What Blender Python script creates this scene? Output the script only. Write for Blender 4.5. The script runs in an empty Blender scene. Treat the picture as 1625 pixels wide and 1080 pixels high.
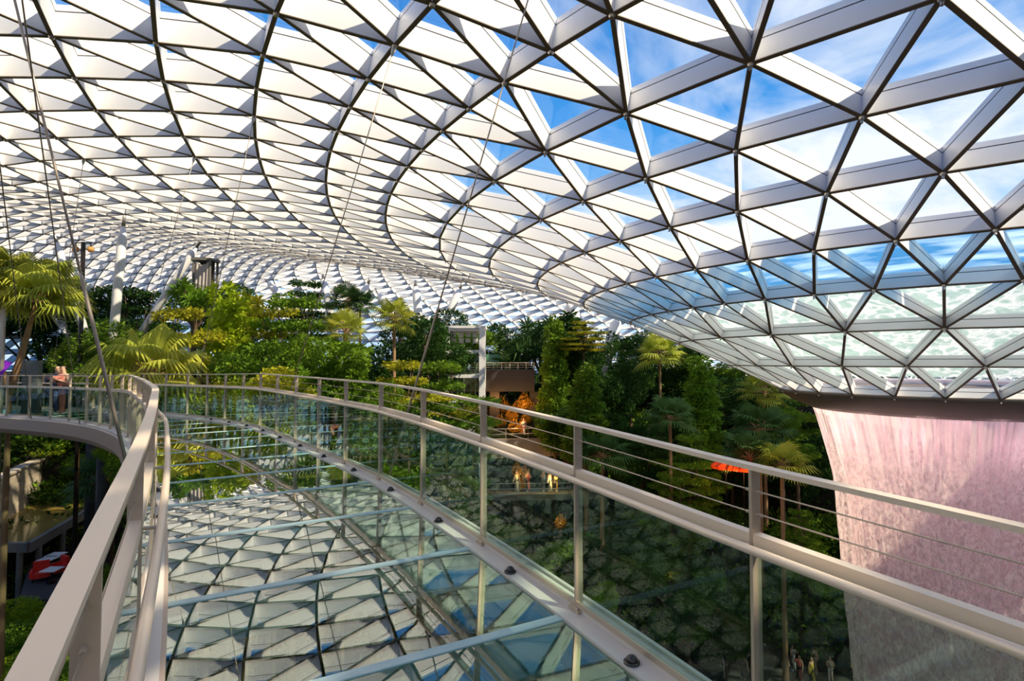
import bpy, bmesh, math, random
import numpy as np
from mathutils import Vector, Matrix
from mathutils.bvhtree import BVHTree
random.seed(7)
rng = np.random.default_rng(7)
S = bpy.context.scene
C = S.collection
Z0 = 24.0            # height of the camera above the valley datum; everything below is written relative to the eye

# ------------------------------------------------------------------ camera, world, sun, exposure
F_PX, TH = 898.26, 0.037872
W, H = 1625.0, 1080.0
cd = bpy.data.cameras.new('camera'); cam = bpy.data.objects.new('camera', cd); C.objects.link(cam)
cd.sensor_width = 36.0; cd.lens = F_PX / W * 36.0; cd.clip_start = 0.05; cd.clip_end = 900
cam.location = (0, 0, 0); cam.rotation_euler = (math.pi/2 + TH, 0, 0)
S.camera = cam
S.view_settings.view_transform = 'Standard'; S.view_settings.look = 'None'
S.view_settings.gamma = 1.0; S.view_settings.use_curve_mapping = False
S.view_settings.exposure = 0.18

world = bpy.data.worlds.new('world'); S.world = world; world.use_nodes = True
def build_world():
    nt = world.node_tree; nt.nodes.clear()
    N = nt.nodes.new; L = nt.links.new
    tc = N('ShaderNodeTexCoord'); sep = N('ShaderNodeSeparateXYZ'); L(tc.outputs['Generated'], sep.inputs[0])
    ramp = N('ShaderNodeValToRGB'); L(sep.outputs['Z'], ramp.inputs[0])
    e = ramp.color_ramp.elements
    e[0].position = 0.0; e[0].color = (0.62, 0.78, 0.95, 1)
    e[1].position = 0.75; e[1].color = (0.012, 0.13, 0.50, 1)
    m = e.new(0.18); m.color = (0.33, 0.62, 0.93, 1)
    m = e.new(0.38); m.color = (0.06, 0.33, 0.80, 1)
    # clouds laid on a flat sheet above the world
    add = N('ShaderNodeMath'); add.operation = 'ADD'; add.inputs[1].default_value = 0.12; L(sep.outputs['Z'], add.inputs[0])
    dx = N('ShaderNodeMath'); dx.operation = 'DIVIDE'; L(sep.outputs['X'], dx.inputs[0]); L(add.outputs[0], dx.inputs[1])
    dy = N('ShaderNodeMath'); dy.operation = 'DIVIDE'; L(sep.outputs['Y'], dy.inputs[0]); L(add.outputs[0], dy.inputs[1])
    cmb = N('ShaderNodeCombineXYZ'); L(dx.outputs[0], cmb.inputs[0]); L(dy.outputs[0], cmb.inputs[1])
    n1 = N('ShaderNodeTexNoise'); n1.inputs['Scale'].default_value = 1.1; n1.inputs['Detail'].default_value = 9; n1.inputs['Roughness'].default_value = 0.56
    n1.inputs['Distortion'].default_value = 0.6
    L(cmb.outputs[0], n1.inputs['Vector'])
    # more cloud towards the right of the view
    bias = N('ShaderNodeMath'); bias.operation = 'MULTIPLY_ADD'; bias.inputs[1].default_value = 0.5; bias.inputs[2].default_value = -0.08
    L(sep.outputs['X'], bias.inputs[0])
    bc = N('ShaderNodeClamp'); bc.inputs['Min'].default_value = -0.09; bc.inputs['Max'].default_value = 0.15; L(bias.outputs[0], bc.inputs[0])
    s2 = N('ShaderNodeMath'); s2.operation = 'ADD'; L(n1.outputs['Fac'], s2.inputs[0]); L(bc.outputs[0], s2.inputs[1])
    cr = N('ShaderNodeValToRGB'); L(s2.outputs[0], cr.inputs[0])
    cr.color_ramp.elements[0].position = 0.46; cr.color_ramp.elements[0].color = (0, 0, 0, 1)
    cr.color_ramp.elements[1].position = 0.68; cr.color_ramp.elements[1].color = (1, 1, 1, 1)
    mix = N('ShaderNodeMix'); mix.data_type = 'RGBA'; L(cr.outputs[0], mix.inputs['Factor']); L(ramp.outputs[0], mix.inputs['A'])
    mix.inputs['B'].default_value = (0.93, 0.95, 1.0, 1)
    bg = N('ShaderNodeBackground'); L(mix.outputs['Result'], bg.inputs['Color']); bg.inputs['Strength'].default_value = 1.0
    out = N('ShaderNodeOutputWorld'); L(bg.outputs[0], out.inputs[0])
build_world()

SUN_AZ, SUN_EL = math.radians(115), math.radians(42)
sl = bpy.data.lights.new('sun', 'SUN'); sun = bpy.data.objects.new('sun', sl); C.objects.link(sun)
sl.energy = 6.2; sl.color = (1.0, 0.83, 0.58); sl.angle = math.radians(1.0)
sd = Vector((math.sin(SUN_AZ)*math.cos(SUN_EL), math.cos(SUN_AZ)*math.cos(SUN_EL), math.sin(SUN_EL)))
sun.rotation_euler = sd.to_track_quat('Z', 'Y').to_euler(); sun.location = (0, 0, 60)

# ------------------------------------------------------------------ helpers
def at(px, py, depth):
    """the point seen at photo pixel (px, py), at a real forward distance in metres"""
    xc = (px - W/2)/F_PX; yc = (H/2 - py)/F_PX
    d = Vector((xc, math.cos(TH) - yc*math.sin(TH), math.sin(TH) + yc*math.cos(TH)))
    return d*(depth/d.y)
def ray(px, py):
    return at(px, py, 1.0).normalized()
def proj(p):
    c, s = math.cos(TH), math.sin(TH)
    d = p[1]*c + p[2]*s; u = -p[1]*s + p[2]*c
    return (W/2 + F_PX*p[0]/d, H/2 - F_PX*u/d, d)

def tag(o, label=None, cat=None, group=None, kind=None):
    if label: o['label'] = label
    if cat: o['category'] = cat
    if group: o['group'] = group
    if kind: o['kind'] = kind
    return o
def empty(name, loc=(0, 0, 0), rz=0.0):
    o = bpy.data.objects.new(name, None); C.objects.link(o); o.location = loc; o.rotation_euler = (0, 0, rz)
    o.empty_display_size = 0.3
    return o
class MB:
    """collects simple shapes and links them as one mesh object"""
    def __init__(s): s.v = []; s.f = []; s.m = []
    def add(s, vs, fs, mi=0):
        b = len(s.v); s.v.extend([tuple(x) for x in vs]); s.f.extend([tuple(b+i for i in f) for f in fs]); s.m.extend([mi]*len(fs)); return s
    def box(s, c, h, rot=None, mi=0):
        c = Vector(c); vs = []
        for dx in (-1, 1):
            for dy in (-1, 1):
                for dz in (-1, 1):
                    p = Vector((dx*h[0], dy*h[1], dz*h[2]))
                    if rot is not None: p = rot @ p
                    vs.append(c+p)
        return s.add(vs, [(0,1,3,2),(4,6,7,5),(0,4,5,1),(2,3,7,6),(0,2,6,4),(1,5,7,3)], mi)
    def bar(s, a, b, w, lo, hi, up, mi=0):
        """a straight bar from a to b: width w, from lo to hi along `up`"""
        a = Vector(a); b = Vector(b); d = (b-a).normalized(); side = d.cross(up).normalized(); u = side.cross(d).normalized()
        vs = []
        for p in (a, b):
            for sx in (-.5, .5):
                for h in (lo, hi): vs.append(p + side*w*sx + u*h)
        return s.add(vs, [(0,1,3,2),(4,6,7,5),(0,4,5,1),(2,3,7,6),(0,2,6,4),(1,5,7,3)], mi)
    def tube(s, pts, rad, n=8, mi=0, cap=True):
        pts = [Vector(p) for p in pts]
        if not hasattr(rad, '__len__'): rad = [rad]*len(pts)
        vs = []; fs = []; ref = None
        for i, p in enumerate(pts):
            t = (pts[min(i+1, len(pts)-1)] - pts[max(i-1, 0)]).normalized()
            if ref is None: ref = t.orthogonal().normalized()
            ref = (ref - t*ref.dot(t)).normalized(); bi = t.cross(ref)
            for k in range(n):
                a = 2*math.pi*k/n; vs.append(p + (ref*math.cos(a) + bi*math.sin(a))*rad[i])
        for i in range(len(pts)-1):
            for k in range(n):
                k2 = (k+1) % n; fs.append((i*n+k, i*n+k2, (i+1)*n+k2, (i+1)*n+k))
        if cap: fs.append(tuple(range(n-1, -1, -1))); fs.append(tuple((len(pts)-1)*n+k for k in range(n)))
        return s.add(vs, fs, mi)
    def dome(s, c, r, hgt, n=14, m=5, mi=0):
        c = Vector(c); vs = []; fs = []
        for j in range(m):
            a = j*math.pi/2/m
            for k in range(n):
                t = 2*math.pi*k/n; vs.append(c+Vector((r*math.cos(a)*math.cos(t), r*math.cos(a)*math.sin(t), hgt*math.sin(a))))
        vs.append(c+Vector((0, 0, hgt)))
        for j in range(m-1):
            for k in range(n): fs.append((j*n+k, j*n+(k+1) % n, (j+1)*n+(k+1) % n, (j+1)*n+k))
        for k in range(n): fs.append(((m-1)*n+k, (m-1)*n+(k+1) % n, m*n))
        fs.append(tuple(range(n-1, -1, -1)))
        return s.add(vs, fs, mi)
    def mesh(s, name, mats, smooth=False):
        me = bpy.data.meshes.new(name); me.from_pydata(s.v, [], s.f)
        if not isinstance(mats, (list, tuple)): mats = [mats]
        for m in mats: me.materials.append(m)
        if len(mats) > 1: me.polygons.foreach_set('material_index', s.m)
        if smooth: me.polygons.foreach_set('use_smooth', [True]*len(me.polygons))
        me.update(); return me
    def build(s, name, mats, parent=None, smooth=False):
        o = bpy.data.objects.new(name, s.mesh(name, mats, smooth)); C.objects.link(o)
        if parent: o.parent = parent
        return o
def np_mesh(name, V, Fc, mats, smooth=False, mi=None):
    me = bpy.data.meshes.new(name); nv = len(V); nf = len(Fc); k = Fc.shape[1]
    me.vertices.add(nv); me.vertices.foreach_set('co', V.astype(np.float32).ravel())
    me.loops.add(nf*k); me.loops.foreach_set('vertex_index', Fc.astype(np.int32).ravel())
    me.polygons.add(nf); me.polygons.foreach_set('loop_start', np.arange(0, nf*k, k, dtype=np.int32))
    me.polygons.foreach_set('loop_total', np.full(nf, k, dtype=np.int32))
    if mi is not None: me.polygons.foreach_set('material_index', mi.astype(np.int32))
    if not isinstance(mats, (list, tuple)): mats = [mats]
    for m in mats: me.materials.append(m)
    if smooth: me.polygons.foreach_set('use_smooth', np.ones(nf, dtype=bool))
    me.update(calc_edges=True); me.validate(); return me

# ------------------------------------------------------------------ materials
def mat(name, col, rough=.5, metal=0., spec=.5, noise=None, bump=None, trans=0.0, coat=0.0, objvar=0.0):
    m = bpy.data.materials.new(name); m.use_nodes = True; nt = m.node_tree; b = nt.nodes['Principled BSDF']
    b.inputs['Base Color'].default_value = (*col, 1); b.inputs['Roughness'].default_value = rough
    b.inputs['Metallic'].default_value = metal; b.inputs['Specular IOR Level'].default_value = spec
    b.inputs['Coat Weight'].default_value = coat
    N = nt.nodes.new; L = nt.links.new
    tc = N('ShaderNodeTexCoord')
    src = None
    if noise:
        sc, amt, col2 = noise
        n = N('ShaderNodeTexNoise'); n.inputs['Scale'].default_value = sc; n.inputs['Detail'].default_value = 6
        L(tc.outputs['Object'], n.inputs['Vector'])
        r = N('ShaderNodeValToRGB'); L(n.outputs['Fac'], r.inputs[0]); r.color_ramp.elements[0].position = .5-amt; r.color_ramp.elements[1].position = .5+amt
        mx = N('ShaderNodeMix'); mx.data_type = 'RGBA'; L(r.outputs[0], mx.inputs['Factor'])
        mx.inputs['A'].default_value = (*col, 1); mx.inputs['B'].default_value = (*col2, 1)
        src = mx.outputs['Result']
    if objvar:
        oi = N('ShaderNodeObjectInfo'); hs = N('ShaderNodeHueSaturation')
        mr = N('ShaderNodeMapRange'); mr.inputs['To Min'].default_value = 1-objvar; mr.inputs['To Max'].default_value = 1+objvar
        L(oi.outputs['Random'], mr.inputs['Value']); L(mr.outputs[0], hs.inputs['Value'])
        if src: L(src, hs.inputs['Color'])
        else: hs.inputs['Color'].default_value = (*col, 1)
        src = hs.outputs['Color']
    if src: L(src, b.inputs['Base Color'])
    if bump:
        n2 = N('ShaderNodeTexNoise'); n2.inputs['Scale'].default_value = bump[0]; n2.inputs['Detail'].default_value = 8
        L(tc.outputs['Object'], n2.inputs['Vector'])
        bp = N('ShaderNodeBump'); bp.inputs['Strength'].default_value = bump[1]; bp.inputs['Distance'].default_value = bump[2] if len(bump) > 2 else .05
        L(n2.outputs['Fac'], bp.inputs['Height']); L(bp.outputs[0], b.inputs['Normal'])
    if trans:
        tr = N('ShaderNodeBsdfTranslucent'); ms = N('ShaderNodeMixShader'); ms.inputs[0].default_value = trans
        if src: L(src, tr.inputs['Color'])
        else: tr.inputs['Color'].default_value = (*col, 1)
        L(b.outputs[0], ms.inputs[1]); L(tr.outputs[0], ms.inputs[2]); L(ms.outputs[0], nt.nodes['Material Output'].inputs[0])
    return m
def glass(name, tint, ior=1.5, rough=0.0, refl=1.0, gain=1.0):
    """thin sheet of glass: clear with a tint, mirror-like at grazing angles"""
    m = bpy.data.materials.new(name); m.use_nodes = True; nt = m.node_tree; nt.nodes.clear(); N = nt.nodes.new; L = nt.links.new
    f0 = ((ior-1)/(ior+1))**2
    ge = N('ShaderNodeNewGeometry'); dt = N('ShaderNodeVectorMath'); dt.operation = 'DOT_PRODUCT'; L(ge.outputs['Incoming'], dt.inputs[0]); L(ge.outputs['Normal'], dt.inputs[1])
    ab = N('ShaderNodeMath'); ab.operation = 'ABSOLUTE'; L(dt.outputs['Value'], ab.inputs[0])
    om = N('ShaderNodeMath'); om.operation = 'SUBTRACT'; om.inputs[0].default_value = 1.0; L(ab.outputs[0], om.inputs[1])
    pw = N('ShaderNodeMath'); pw.operation = 'POWER'; pw.inputs[1].default_value = 5.0; L(om.outputs[0], pw.inputs[0])
    fr = N('ShaderNodeMath'); fr.operation = 'MULTIPLY_ADD'; fr.inputs[1].default_value = 1-f0; fr.inputs[2].default_value = f0; L(pw.outputs[0], fr.inputs[0])
    mul = N('ShaderNodeMath'); mul.operation = 'MULTIPLY'; mul.inputs[1].default_value = gain; mul.use_clamp = True; L(fr.outputs[0], mul.inputs[0])
    t = N('ShaderNodeBsdfTransparent'); t.inputs['Color'].default_value = (*tint, 1)
    g = N('ShaderNodeBsdfGlossy'); g.inputs['Roughness'].default_value = rough; g.inputs['Color'].default_value = (refl, refl, refl, 1)
    ms = N('ShaderNodeMixShader'); L(mul.outputs[0], ms.inputs[0]); L(t.outputs[0], ms.inputs[1]); L(g.outputs[0], ms.inputs[2])
    o = N('ShaderNodeOutputMaterial'); L(ms.outputs[0], o.inputs[0]); return m
M = {}
M['white_steel'] = mat('white_steel', (0.86, 0.85, 0.86), rough=.38, spec=.4)
M['gasket'] = mat('gasket', (0.06, 0.05, 0.05), rough=.6)
M['under'] = mat('shaded_flange', (0.20, 0.15, 0.10), rough=.5)  # dark brown puts the shade of the flange underside into the colour
M['roof_glass'] = glass('roof_glass', (0.93, 0.98, 1.0), ior=1.45)
M['floor_glass'] = glass('floor_glass', (0.66, 0.80, 0.74), ior=1.62, gain=2.0, refl=.95)
M['panel_glass'] = glass('panel_glass', (0.72, 0.84, 0.78), ior=1.45, gain=1.0)
M['edge_glass'] = mat('edge_glass', (0.72, 0.90, 0.94), rough=.15, spec=.8, trans=.45)
M['steel'] = mat('brushed_steel', (0.62, 0.57, 0.52), rough=.32, metal=.85, noise=(40, .3, (0.55, 0.50, 0.45)))
M['rail_steel'] = mat('rail_steel', (0.84, 0.70, 0.56), rough=.42, metal=.30)
M['post_steel'] = mat('post_steel', (0.56, 0.46, 0.36), rough=.42, metal=.5)
M['cable'] = mat('cable_steel', (0.42, 0.35, 0.29), rough=.4, metal=.7)
M['kerb'] = mat('kerb_steel', (0.74, 0.68, 0.65), rough=.45, metal=.1, noise=(3, .4, (0.68, 0.62, 0.60)))
M['fascia'] = mat('fascia_steel', (0.52, 0.41, 0.35), rough=.42, metal=.35)
M['black'] = mat('black_dome', (0.02, 0.015, 0.015), rough=.15, spec=.7)
M['rim'] = mat('rim_steel', (0.23, 0.19, 0.17), rough=.5, metal=.2)
M['bark'] = mat('bark', (0.16, 0.10, 0.06), rough=.9, noise=(6, .3, (0.09, 0.06, 0.04)), bump=(25, .5))
M['palm_bark'] = mat('palm_bark', (0.40, 0.24, 0.12), rough=.85, noise=(9, .3, (0.26, 0.15, 0.08)), bump=(30, .4))
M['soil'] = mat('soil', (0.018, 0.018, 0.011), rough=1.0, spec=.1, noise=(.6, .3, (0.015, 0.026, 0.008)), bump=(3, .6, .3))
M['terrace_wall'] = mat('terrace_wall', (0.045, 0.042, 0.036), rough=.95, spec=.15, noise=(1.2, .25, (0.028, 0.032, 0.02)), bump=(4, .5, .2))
M['stone'] = mat('pale_stone', (0.72, 0.60, 0.46), rough=.85, noise=(1.5, .25, (0.33, 0.28, 0.22)), bump=(6, .6, .1))
M['concrete'] = mat('concrete', (0.23, 0.21, 0.19), rough=.8, noise=(1, .3, (0.16, 0.15, 0.14)))
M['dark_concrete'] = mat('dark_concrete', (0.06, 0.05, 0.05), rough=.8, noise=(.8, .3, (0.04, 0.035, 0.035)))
M['paving'] = mat('paving', (0.09, 0.085, 0.08), rough=.7, noise=(.5, .3, (0.06, 0.06, 0.055)))
M['pond'] = mat('pond_water', (0.24, 0.16, 0.035), rough=.08, spec=.5, noise=(.5, .3, (0.34, 0.24, 0.06)), bump=(2, .1, .05))
def leafmat(name, a, b, t=.35):
    return mat(name, a, rough=.6, spec=.18, noise=(1.3, .18, b), trans=t, objvar=.25)
M['leaf_dark'] = leafmat('leaf_dark', (0.030, 0.085, 0.015), (0.06, 0.14, 0.02))  # dark tone also carries the hillside's shade in the leaf colour
M['leaf_mid'] = leafmat('leaf_mid', (0.10, 0.22, 0.018), (0.24, 0.36, 0.025), .4)
M['leaf_lime'] = leafmat('leaf_lime', (0.30, 0.46, 0.02), (0.55, 0.60, 0.03), .45)  # lime, olive and palm tones brightened: grove sunlight put into the colour
M['leaf_olive'] = leafmat('leaf_olive', (0.32, 0.36, 0.02), (0.55, 0.48, 0.03), .42)
M['leaf_palm'] = leafmat('leaf_palm', (0.30, 0.38, 0.05), (0.58, 0.56, 0.08), .42)
M['leaf_palm_dark'] = leafmat('leaf_palm_dark', (0.05, 0.12, 0.03), (0.09, 0.17, 0.05))  # darkened palm leaves, valley shade held in their colour
M['leaf_uplit'] = leafmat('leaf_uplit', (0.45, 0.22, 0.03), (0.5, 0.30, 0.04))  # orange glow of the garden lamps put into the leaf colour
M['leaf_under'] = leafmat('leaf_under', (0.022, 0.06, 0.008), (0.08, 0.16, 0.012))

# ------------------------------------------------------------------ the gridshell: a ring-shaped dome around the oculus
DC = 36.0; AL = 0.650783; PH = 3.900288; EX = -0.063149; EA = 1.077907; DL = 2*math.pi/56
CX, CY = DC*math.sin(AL), DC*math.cos(AL)
RK = [7.551, 10.131, 12.874, 15.511, 18.123, 20.675, 23.258, 25.804, 28.333, 30.814, 33.263, 35.702, 38.109, 40.472, 42.746, 44.964, 47.055]
ZK = [-1.479, -0.188, 1.075, 2.214, 3.21, 4.147, 4.893, 5.519, 6.087, 6.536, 6.906, 7.046, 7.144, 7.246, 7.364, 7.372, 7.389]
for q in range(1, 19):
    a_ = math.radians(min(80, .75*q**1.55)); RK.append(RK[-1] + 2.05*math.cos(a_)); ZK.append(ZK[-1] - 2.05*math.sin(a_))
K0 = -7; KN = K0 + len(RK) - 1
def rz(k):
    i = k - K0; i0 = int(max(0, min(len(RK)-2, math.floor(i)))); t = i - i0
    return RK[i0]*(1-t) + RK[i0+1]*t, ZK[i0]*(1-t) + ZK[i0+1]*t
def sst(x, a, b):
    t = max(0.0, min(1.0, (x-a)/(b-a))); return t*t*(3-2*t)
def lift(k, s):
    s = (s + 12) % 56 - 12
    return 3.6*sst(k, 1, 12)*sst(s, 4, 14)*(1-sst(s, 24, 34))
def shell(k, s, dr=0.0, dz=0.0):
    r, z = rz(k); a = PH + s*DL
    r = r*(1 + EX*min((r/40)**2, 1.38)*math.cos(2*(a-EA))) + dr
    return Vector((CX + r*math.sin(a), CY + r*math.cos(a), z + dz + lift(k, s)))
def shell_n(k, s):
    e = .35
    n = (shell(min(k+e, KN), s) - shell(max(k-e, K0), s)).cross(shell(k, s+.2) - shell(k, s-.2)).normalized()
    if n.z < 0: n = -n
    r, z = rz(k)
    return n
def step(k): return 2.0 if k <= -5 else 1.0 if k <= 0 else .5
def s0(k):
    if k in (-7, -5): return 1.0
    if k == -6: return 0.0
    if k <= 0: return 0.0 if k % 2 == 0 else .5
    return 0.0 if k % 2 == 1 else .25
FINE = (-9.0, 13.0)            # sector where the outer rings carry twice as many nodes
NODES = {}; RING = {}
for k in range(K0, KN+1):
    st = step(k); ss = []
    for j in range(int(round(56/st))):
        s = s0(k) + j*st; s = (s + 14) % 56 - 14
        if k >= 9 and FINE[0] <= s < FINE[1]:
            q = 0.0 if k == 9 else (.125 if k % 2 == 0 else 0.0) - s0(k)
            ss += [s + q + (.0 if k == 9 else 0), s + q + .25]
        else: ss.append(s)
    ss = sorted(((x + 14) % 56 - 14) for x in ss); RING[k] = ss
    for j, s in enumerate(ss): NODES[(k, j)] = (shell(k, s), shell_n(k, s), s)
EDGES = []; TRIS = []
for k in range(K0, KN+1):
    A = RING[k]; n = len(A)
    for j in range(n): EDGES.append((('r', k), (k, j), (k, (j+1) % n)))
    if k == KN: continue
    B = RING[k+1]; m = len(B); i = 0
    jb = min(range(m), key=lambda q: abs(((B[q]-A[0]+28) % 56)-28) + (0 if B[q] <= A[0]+1e-6 else .01)); j = jb
    EDGES.append((('d', k), (k, 0), (k+1, jb)))
    ua = lambda q: A[q % n] + 56*(q//n)
    ub = lambda q: B[q % m] + 56*(q//m)
    while i < n or j < jb+m:
        # walk along whichever ring's next node lies nearer in angle
        if i < n and (j >= jb+m or abs(ua(i+1) - ub(j)) <= abs(ub(j+1) - ua(i)) + 1e-6):
            TRIS.append(((k, i % n), (k, (i+1) % n), (k+1, j % m))); i += 1
        else:
            TRIS.append(((k, i % n), (k+1, (j+1) % m), (k+1, j % m))); j += 1
        if i < n or j < jb+m: EDGES.append((('d', k), (k, i % n), (k+1, j % m)))

def beam_depth(k): return .30 if k <= -5 else .36 if k <= -4 else .46 if k <= 0 else .56 if k <= 8 else .50
def add_beam(mb, a, b, k):
    pa, na, _ = NODES[a]; pb, nb, _ = NODES[b]; up = (na+nb).normalized(); D = beam_depth(k); w = .062 if k > -5 else .056
    if k > 8: w = .05
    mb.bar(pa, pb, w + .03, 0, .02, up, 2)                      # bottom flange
    mb.bar(pa, pb, w, .02, D, up, 0)                             # web
    mb.bar(pa, pb, w*.8, D, D+.025, up, 1)                       # dark joint
    mb.bar(pa, pb, w*1.1, D+.025, D+.17, up, 0)                 # glazing bar
def build_roof():
    root = empty('ceiling', (0, 0, 0)); tag(root, 'white triangulated steel and glass gridshell roof sweeping down to a round opening', 'roof', kind='structure')
    def size(e):
        a = NODES[e[1]][0]; b = NODES[e[2]][0]
        if a.y < 2 or b.y < 2: return 0
        pa = proj(a); pb = proj(b)
        for p in (pa, pb):
            if not (-60 < p[0] < W+60 and -80 < p[1] < H): return 0
        return math.hypot(pa[0]-pb[0], pa[1]-pb[1])/max(.1, 1)*1.0
    order = sorted(range(len(EDGES)), key=lambda i: -size(EDGES[i]))
    top = set(order[:98])
    rest = MB()
    for i, (t, a, b) in enumerate(EDGES):
        k = max(a[0], b[0]) if t[0] == 'r' else a[0]
        if i in top:
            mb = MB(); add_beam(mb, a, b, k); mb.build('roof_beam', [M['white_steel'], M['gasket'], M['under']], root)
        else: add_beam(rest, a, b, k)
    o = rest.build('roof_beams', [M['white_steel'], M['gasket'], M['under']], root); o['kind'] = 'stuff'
    # small steel nodes under each joint
    nb = MB()
    for (k, j), (p, n, s) in NODES.items():
        if k > 8: continue
        nb.tube([p - n*.05, p + n*.02], [.045, .075], n=8, mi=0)
        if k <= 0 : nb.tube([p - n*.13, p - n*.05], .03, n=6, mi=0)
    o = nb.build('roof_node', M['steel'], root); o['kind'] = 'stuff'
    # glass skin
    vs = []; idx = {}
    for key, (p, n, s) in NODES.items():
        idx[key] = len(vs); vs.append(p + n*(beam_depth(key[0]) + .15))
    fs = [tuple(idx[q] for q in t) for t in TRIS]
    me = bpy.data.meshes.new('roof_glass'); me.from_pydata(vs, [], fs); me.materials.append(M['roof_glass']); me.update()
    o = bpy.data.objects.new('roof_glass', me); C.objects.link(o); o.parent = root
    return root, BVHTree.FromPolygons([NODES[k][0] for k in idx], fs)
ROOF, ROOF_BVH = build_roof()

# ------------------------------------------------------------------ ground: a planted valley of terraces
GX, GY = 15.0, 15.0
TERR = [(0, -21.5), (26, -21.5), (26.4, -18.5), (32.5, -18.5), (32.9, -15), (38.5, -15), (38.9, -11), (44.5, -11), (44.9, -7), (49.5, -7), (49.9, -2.8), (100, -2.8), (260, -4)]
def dfac(a):
    c = max(0.0, math.cos(a - math.atan2(-.92, .39))); return 1 + .35*c**5
def ground_z(x, y):
    dx, dy = x-GX, y-GY; d = math.hypot(dx, dy)/dfac(math.atan2(dx, dy))
    for (d0, z0), (d1, z1) in zip(TERR, TERR[1:]):
        if d <= d1: return z0 + (z1-z0)*(d-d0)/(d1-d0)
    return -4
def build_ground():
    na = 180; vs = []; fs = []; mi = []
    R = [t for t in TERR if t[0] > 0]
    vs.append((GX, GY, TERR[0][1]))
    for (d, z) in R:
        for i in range(na):
            a = 2*math.pi*i/na; w = d*dfac(a) + (1.1*math.sin(a*7) + .7*math.sin(a*17+d))*(1 if 20 < d < 60 else 0)*0
            vs.append((GX + w*math.sin(a), GY + w*math.cos(a), z))
    for i in range(na): fs.append((0, 1+(i+1) % na, 1+i)); mi.append(2)
    for r in range(len(R)-1):
        wall = abs(R[r][1]-R[r+1][1]) > 1 and R[r+1][0]-R[r][0] < 1
        for i in range(na):
            a = 1+r*na+i; b = 1+r*na+(i+1) % na
            fs.append((a, b, b+na, a+na)); mi.append(1 if wall else 0)
    me = bpy.data.meshes.new('floor'); me.from_pydata(vs, [], fs)
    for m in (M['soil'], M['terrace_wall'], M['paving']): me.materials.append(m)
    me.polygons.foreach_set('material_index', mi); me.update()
    o = bpy.data.objects.new('floor', me); C.objects.link(o); tag(o, 'terraced floor of the planted valley below the bridge', 'ground', kind='structure')
    return o
build_ground()

# ------------------------------------------------------------------ the footbridge
RP = [(5.9, -5.2), (4.36, -2.5), (2.83, .19), (1.26, 2.97), (.517, 4.29), (-.266, 5.63), (-1.10, 7.0), (-1.94, 8.34), (-2.86, 9.66), (-3.83, 11.05), (-4.86, 12.45),
      (-5.93, 13.9), (-7.05, 15.3), (-8.3, 16.65), (-9.7, 18.0), (-11.3, 19.3), (-13.6, 20.75), (-16.6, 22.2), (-20.5, 23.6), (-25, 24.7), (-30, 25.4), (-36, 25.8), (-42, 26)]
def catmull(P, n=16):
    out = []
    for i in range(len(P)-1):
        p0 = P[max(i-1, 0)]; p1 = P[i]; p2 = P[i+1]; p3 = P[min(i+2, len(P)-1)]
        for k in range(n):
            t = k/n
            out.append(tuple(.5*((2*b) + (-a+c)*t + (2*a-5*b+4*c-d)*t*t + (-a+3*b-3*c+d)*t**3) for a, b, c, d in zip(p0, p1, p2, p3)))
    out.append(P[-1]); return out
_c = np.array(catmull(RP)); _sg = np.concatenate([[0], np.cumsum(np.hypot(*np.diff(_c, axis=0).T))])
S_ORG = _sg[3*16]
ZS = [(-12, -2.12), (-3, -2.04), (0, -1.935), (1.5, -1.86), (3.1, -1.79), (4.7, -1.73), (6.3, -1.70), (14, -1.69), (17, -1.75), (20, -1.80), (30, -1.88), (60, -1.9)]
def zdeck(s): return float(np.interp(s, [a for a, b in ZS], [b for a, b in ZS]))
def br(s, off=0.0, z=0.0):
    """point at station s (metres from the third post), off metres left of the right-hand post line, z above the deck edge"""
    q = s + S_ORG
    x = np.interp(q, _sg, _c[:, 0]); y = np.interp(q, _sg, _c[:, 1])
    x2 = np.interp(q+.6, _sg, _c[:, 0]); y2 = np.interp(q+.6, _sg, _c[:, 1]); x1 = np.interp(q-.6, _sg, _c[:, 0]); y1 = np.interp(q-.6, _sg, _c[:, 1])
    t = Vector((x2-x1, y2-y1, 0)).normalized(); nl = Vector((-t.y, t.x, 0))
    return Vector((x, y, 0)) + nl*off + Vector((0, 0, zdeck(s) + z))
def brdir(s, off=0.0): return (br(s+.2, off) - br(s-.2, off)).normalized()
S_A, S_B = -8.6, 41.0
WB = 2.8
def sweep(name, off, prof, mats, parent=None, ds=.4, sa=S_A, sb=S_B, smooth=False):
    """sweeps a closed profile [(o, z)] along the bridge; o metres to the left"""
    n = int((sb-sa)/ds)+1; m = len(prof); vs = []; fs = []
    for i in range(n):
        s = sa + (sb-sa)*i/(n-1)
        for (o, z) in prof: vs.append(br(s, off+o, z))
    for i in range(n-1):
        for k in range(m):
            fs.append((i*m+k, i*m+(k+1) % m, (i+1)*m+(k+1) % m, (i+1)*m+k))
    fs.append(tuple(range(m-1, -1, -1))); fs.append(tuple((n-1)*m+k for k in range(m)))
    mb = MB(); mb.add(vs, fs); return mb.build(name, mats, parent, smooth)
def rectp(w, z0, z1): return [(-w/2, z0), (w/2, z0), (w/2, z1), (-w/2, z1)]
def circp(r, z, n=12): return [(r*math.cos(2*math.pi*k/n), z + r*math.sin(2*math.pi*k/n)) for k in range(n)]
BAY = 1.55
POSTS = [-8.6 + .85 + i*BAY for i in range(0, 32)]
POSTS = [round((i-5)*BAY, 3) for i in range(0, 32)]

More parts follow.
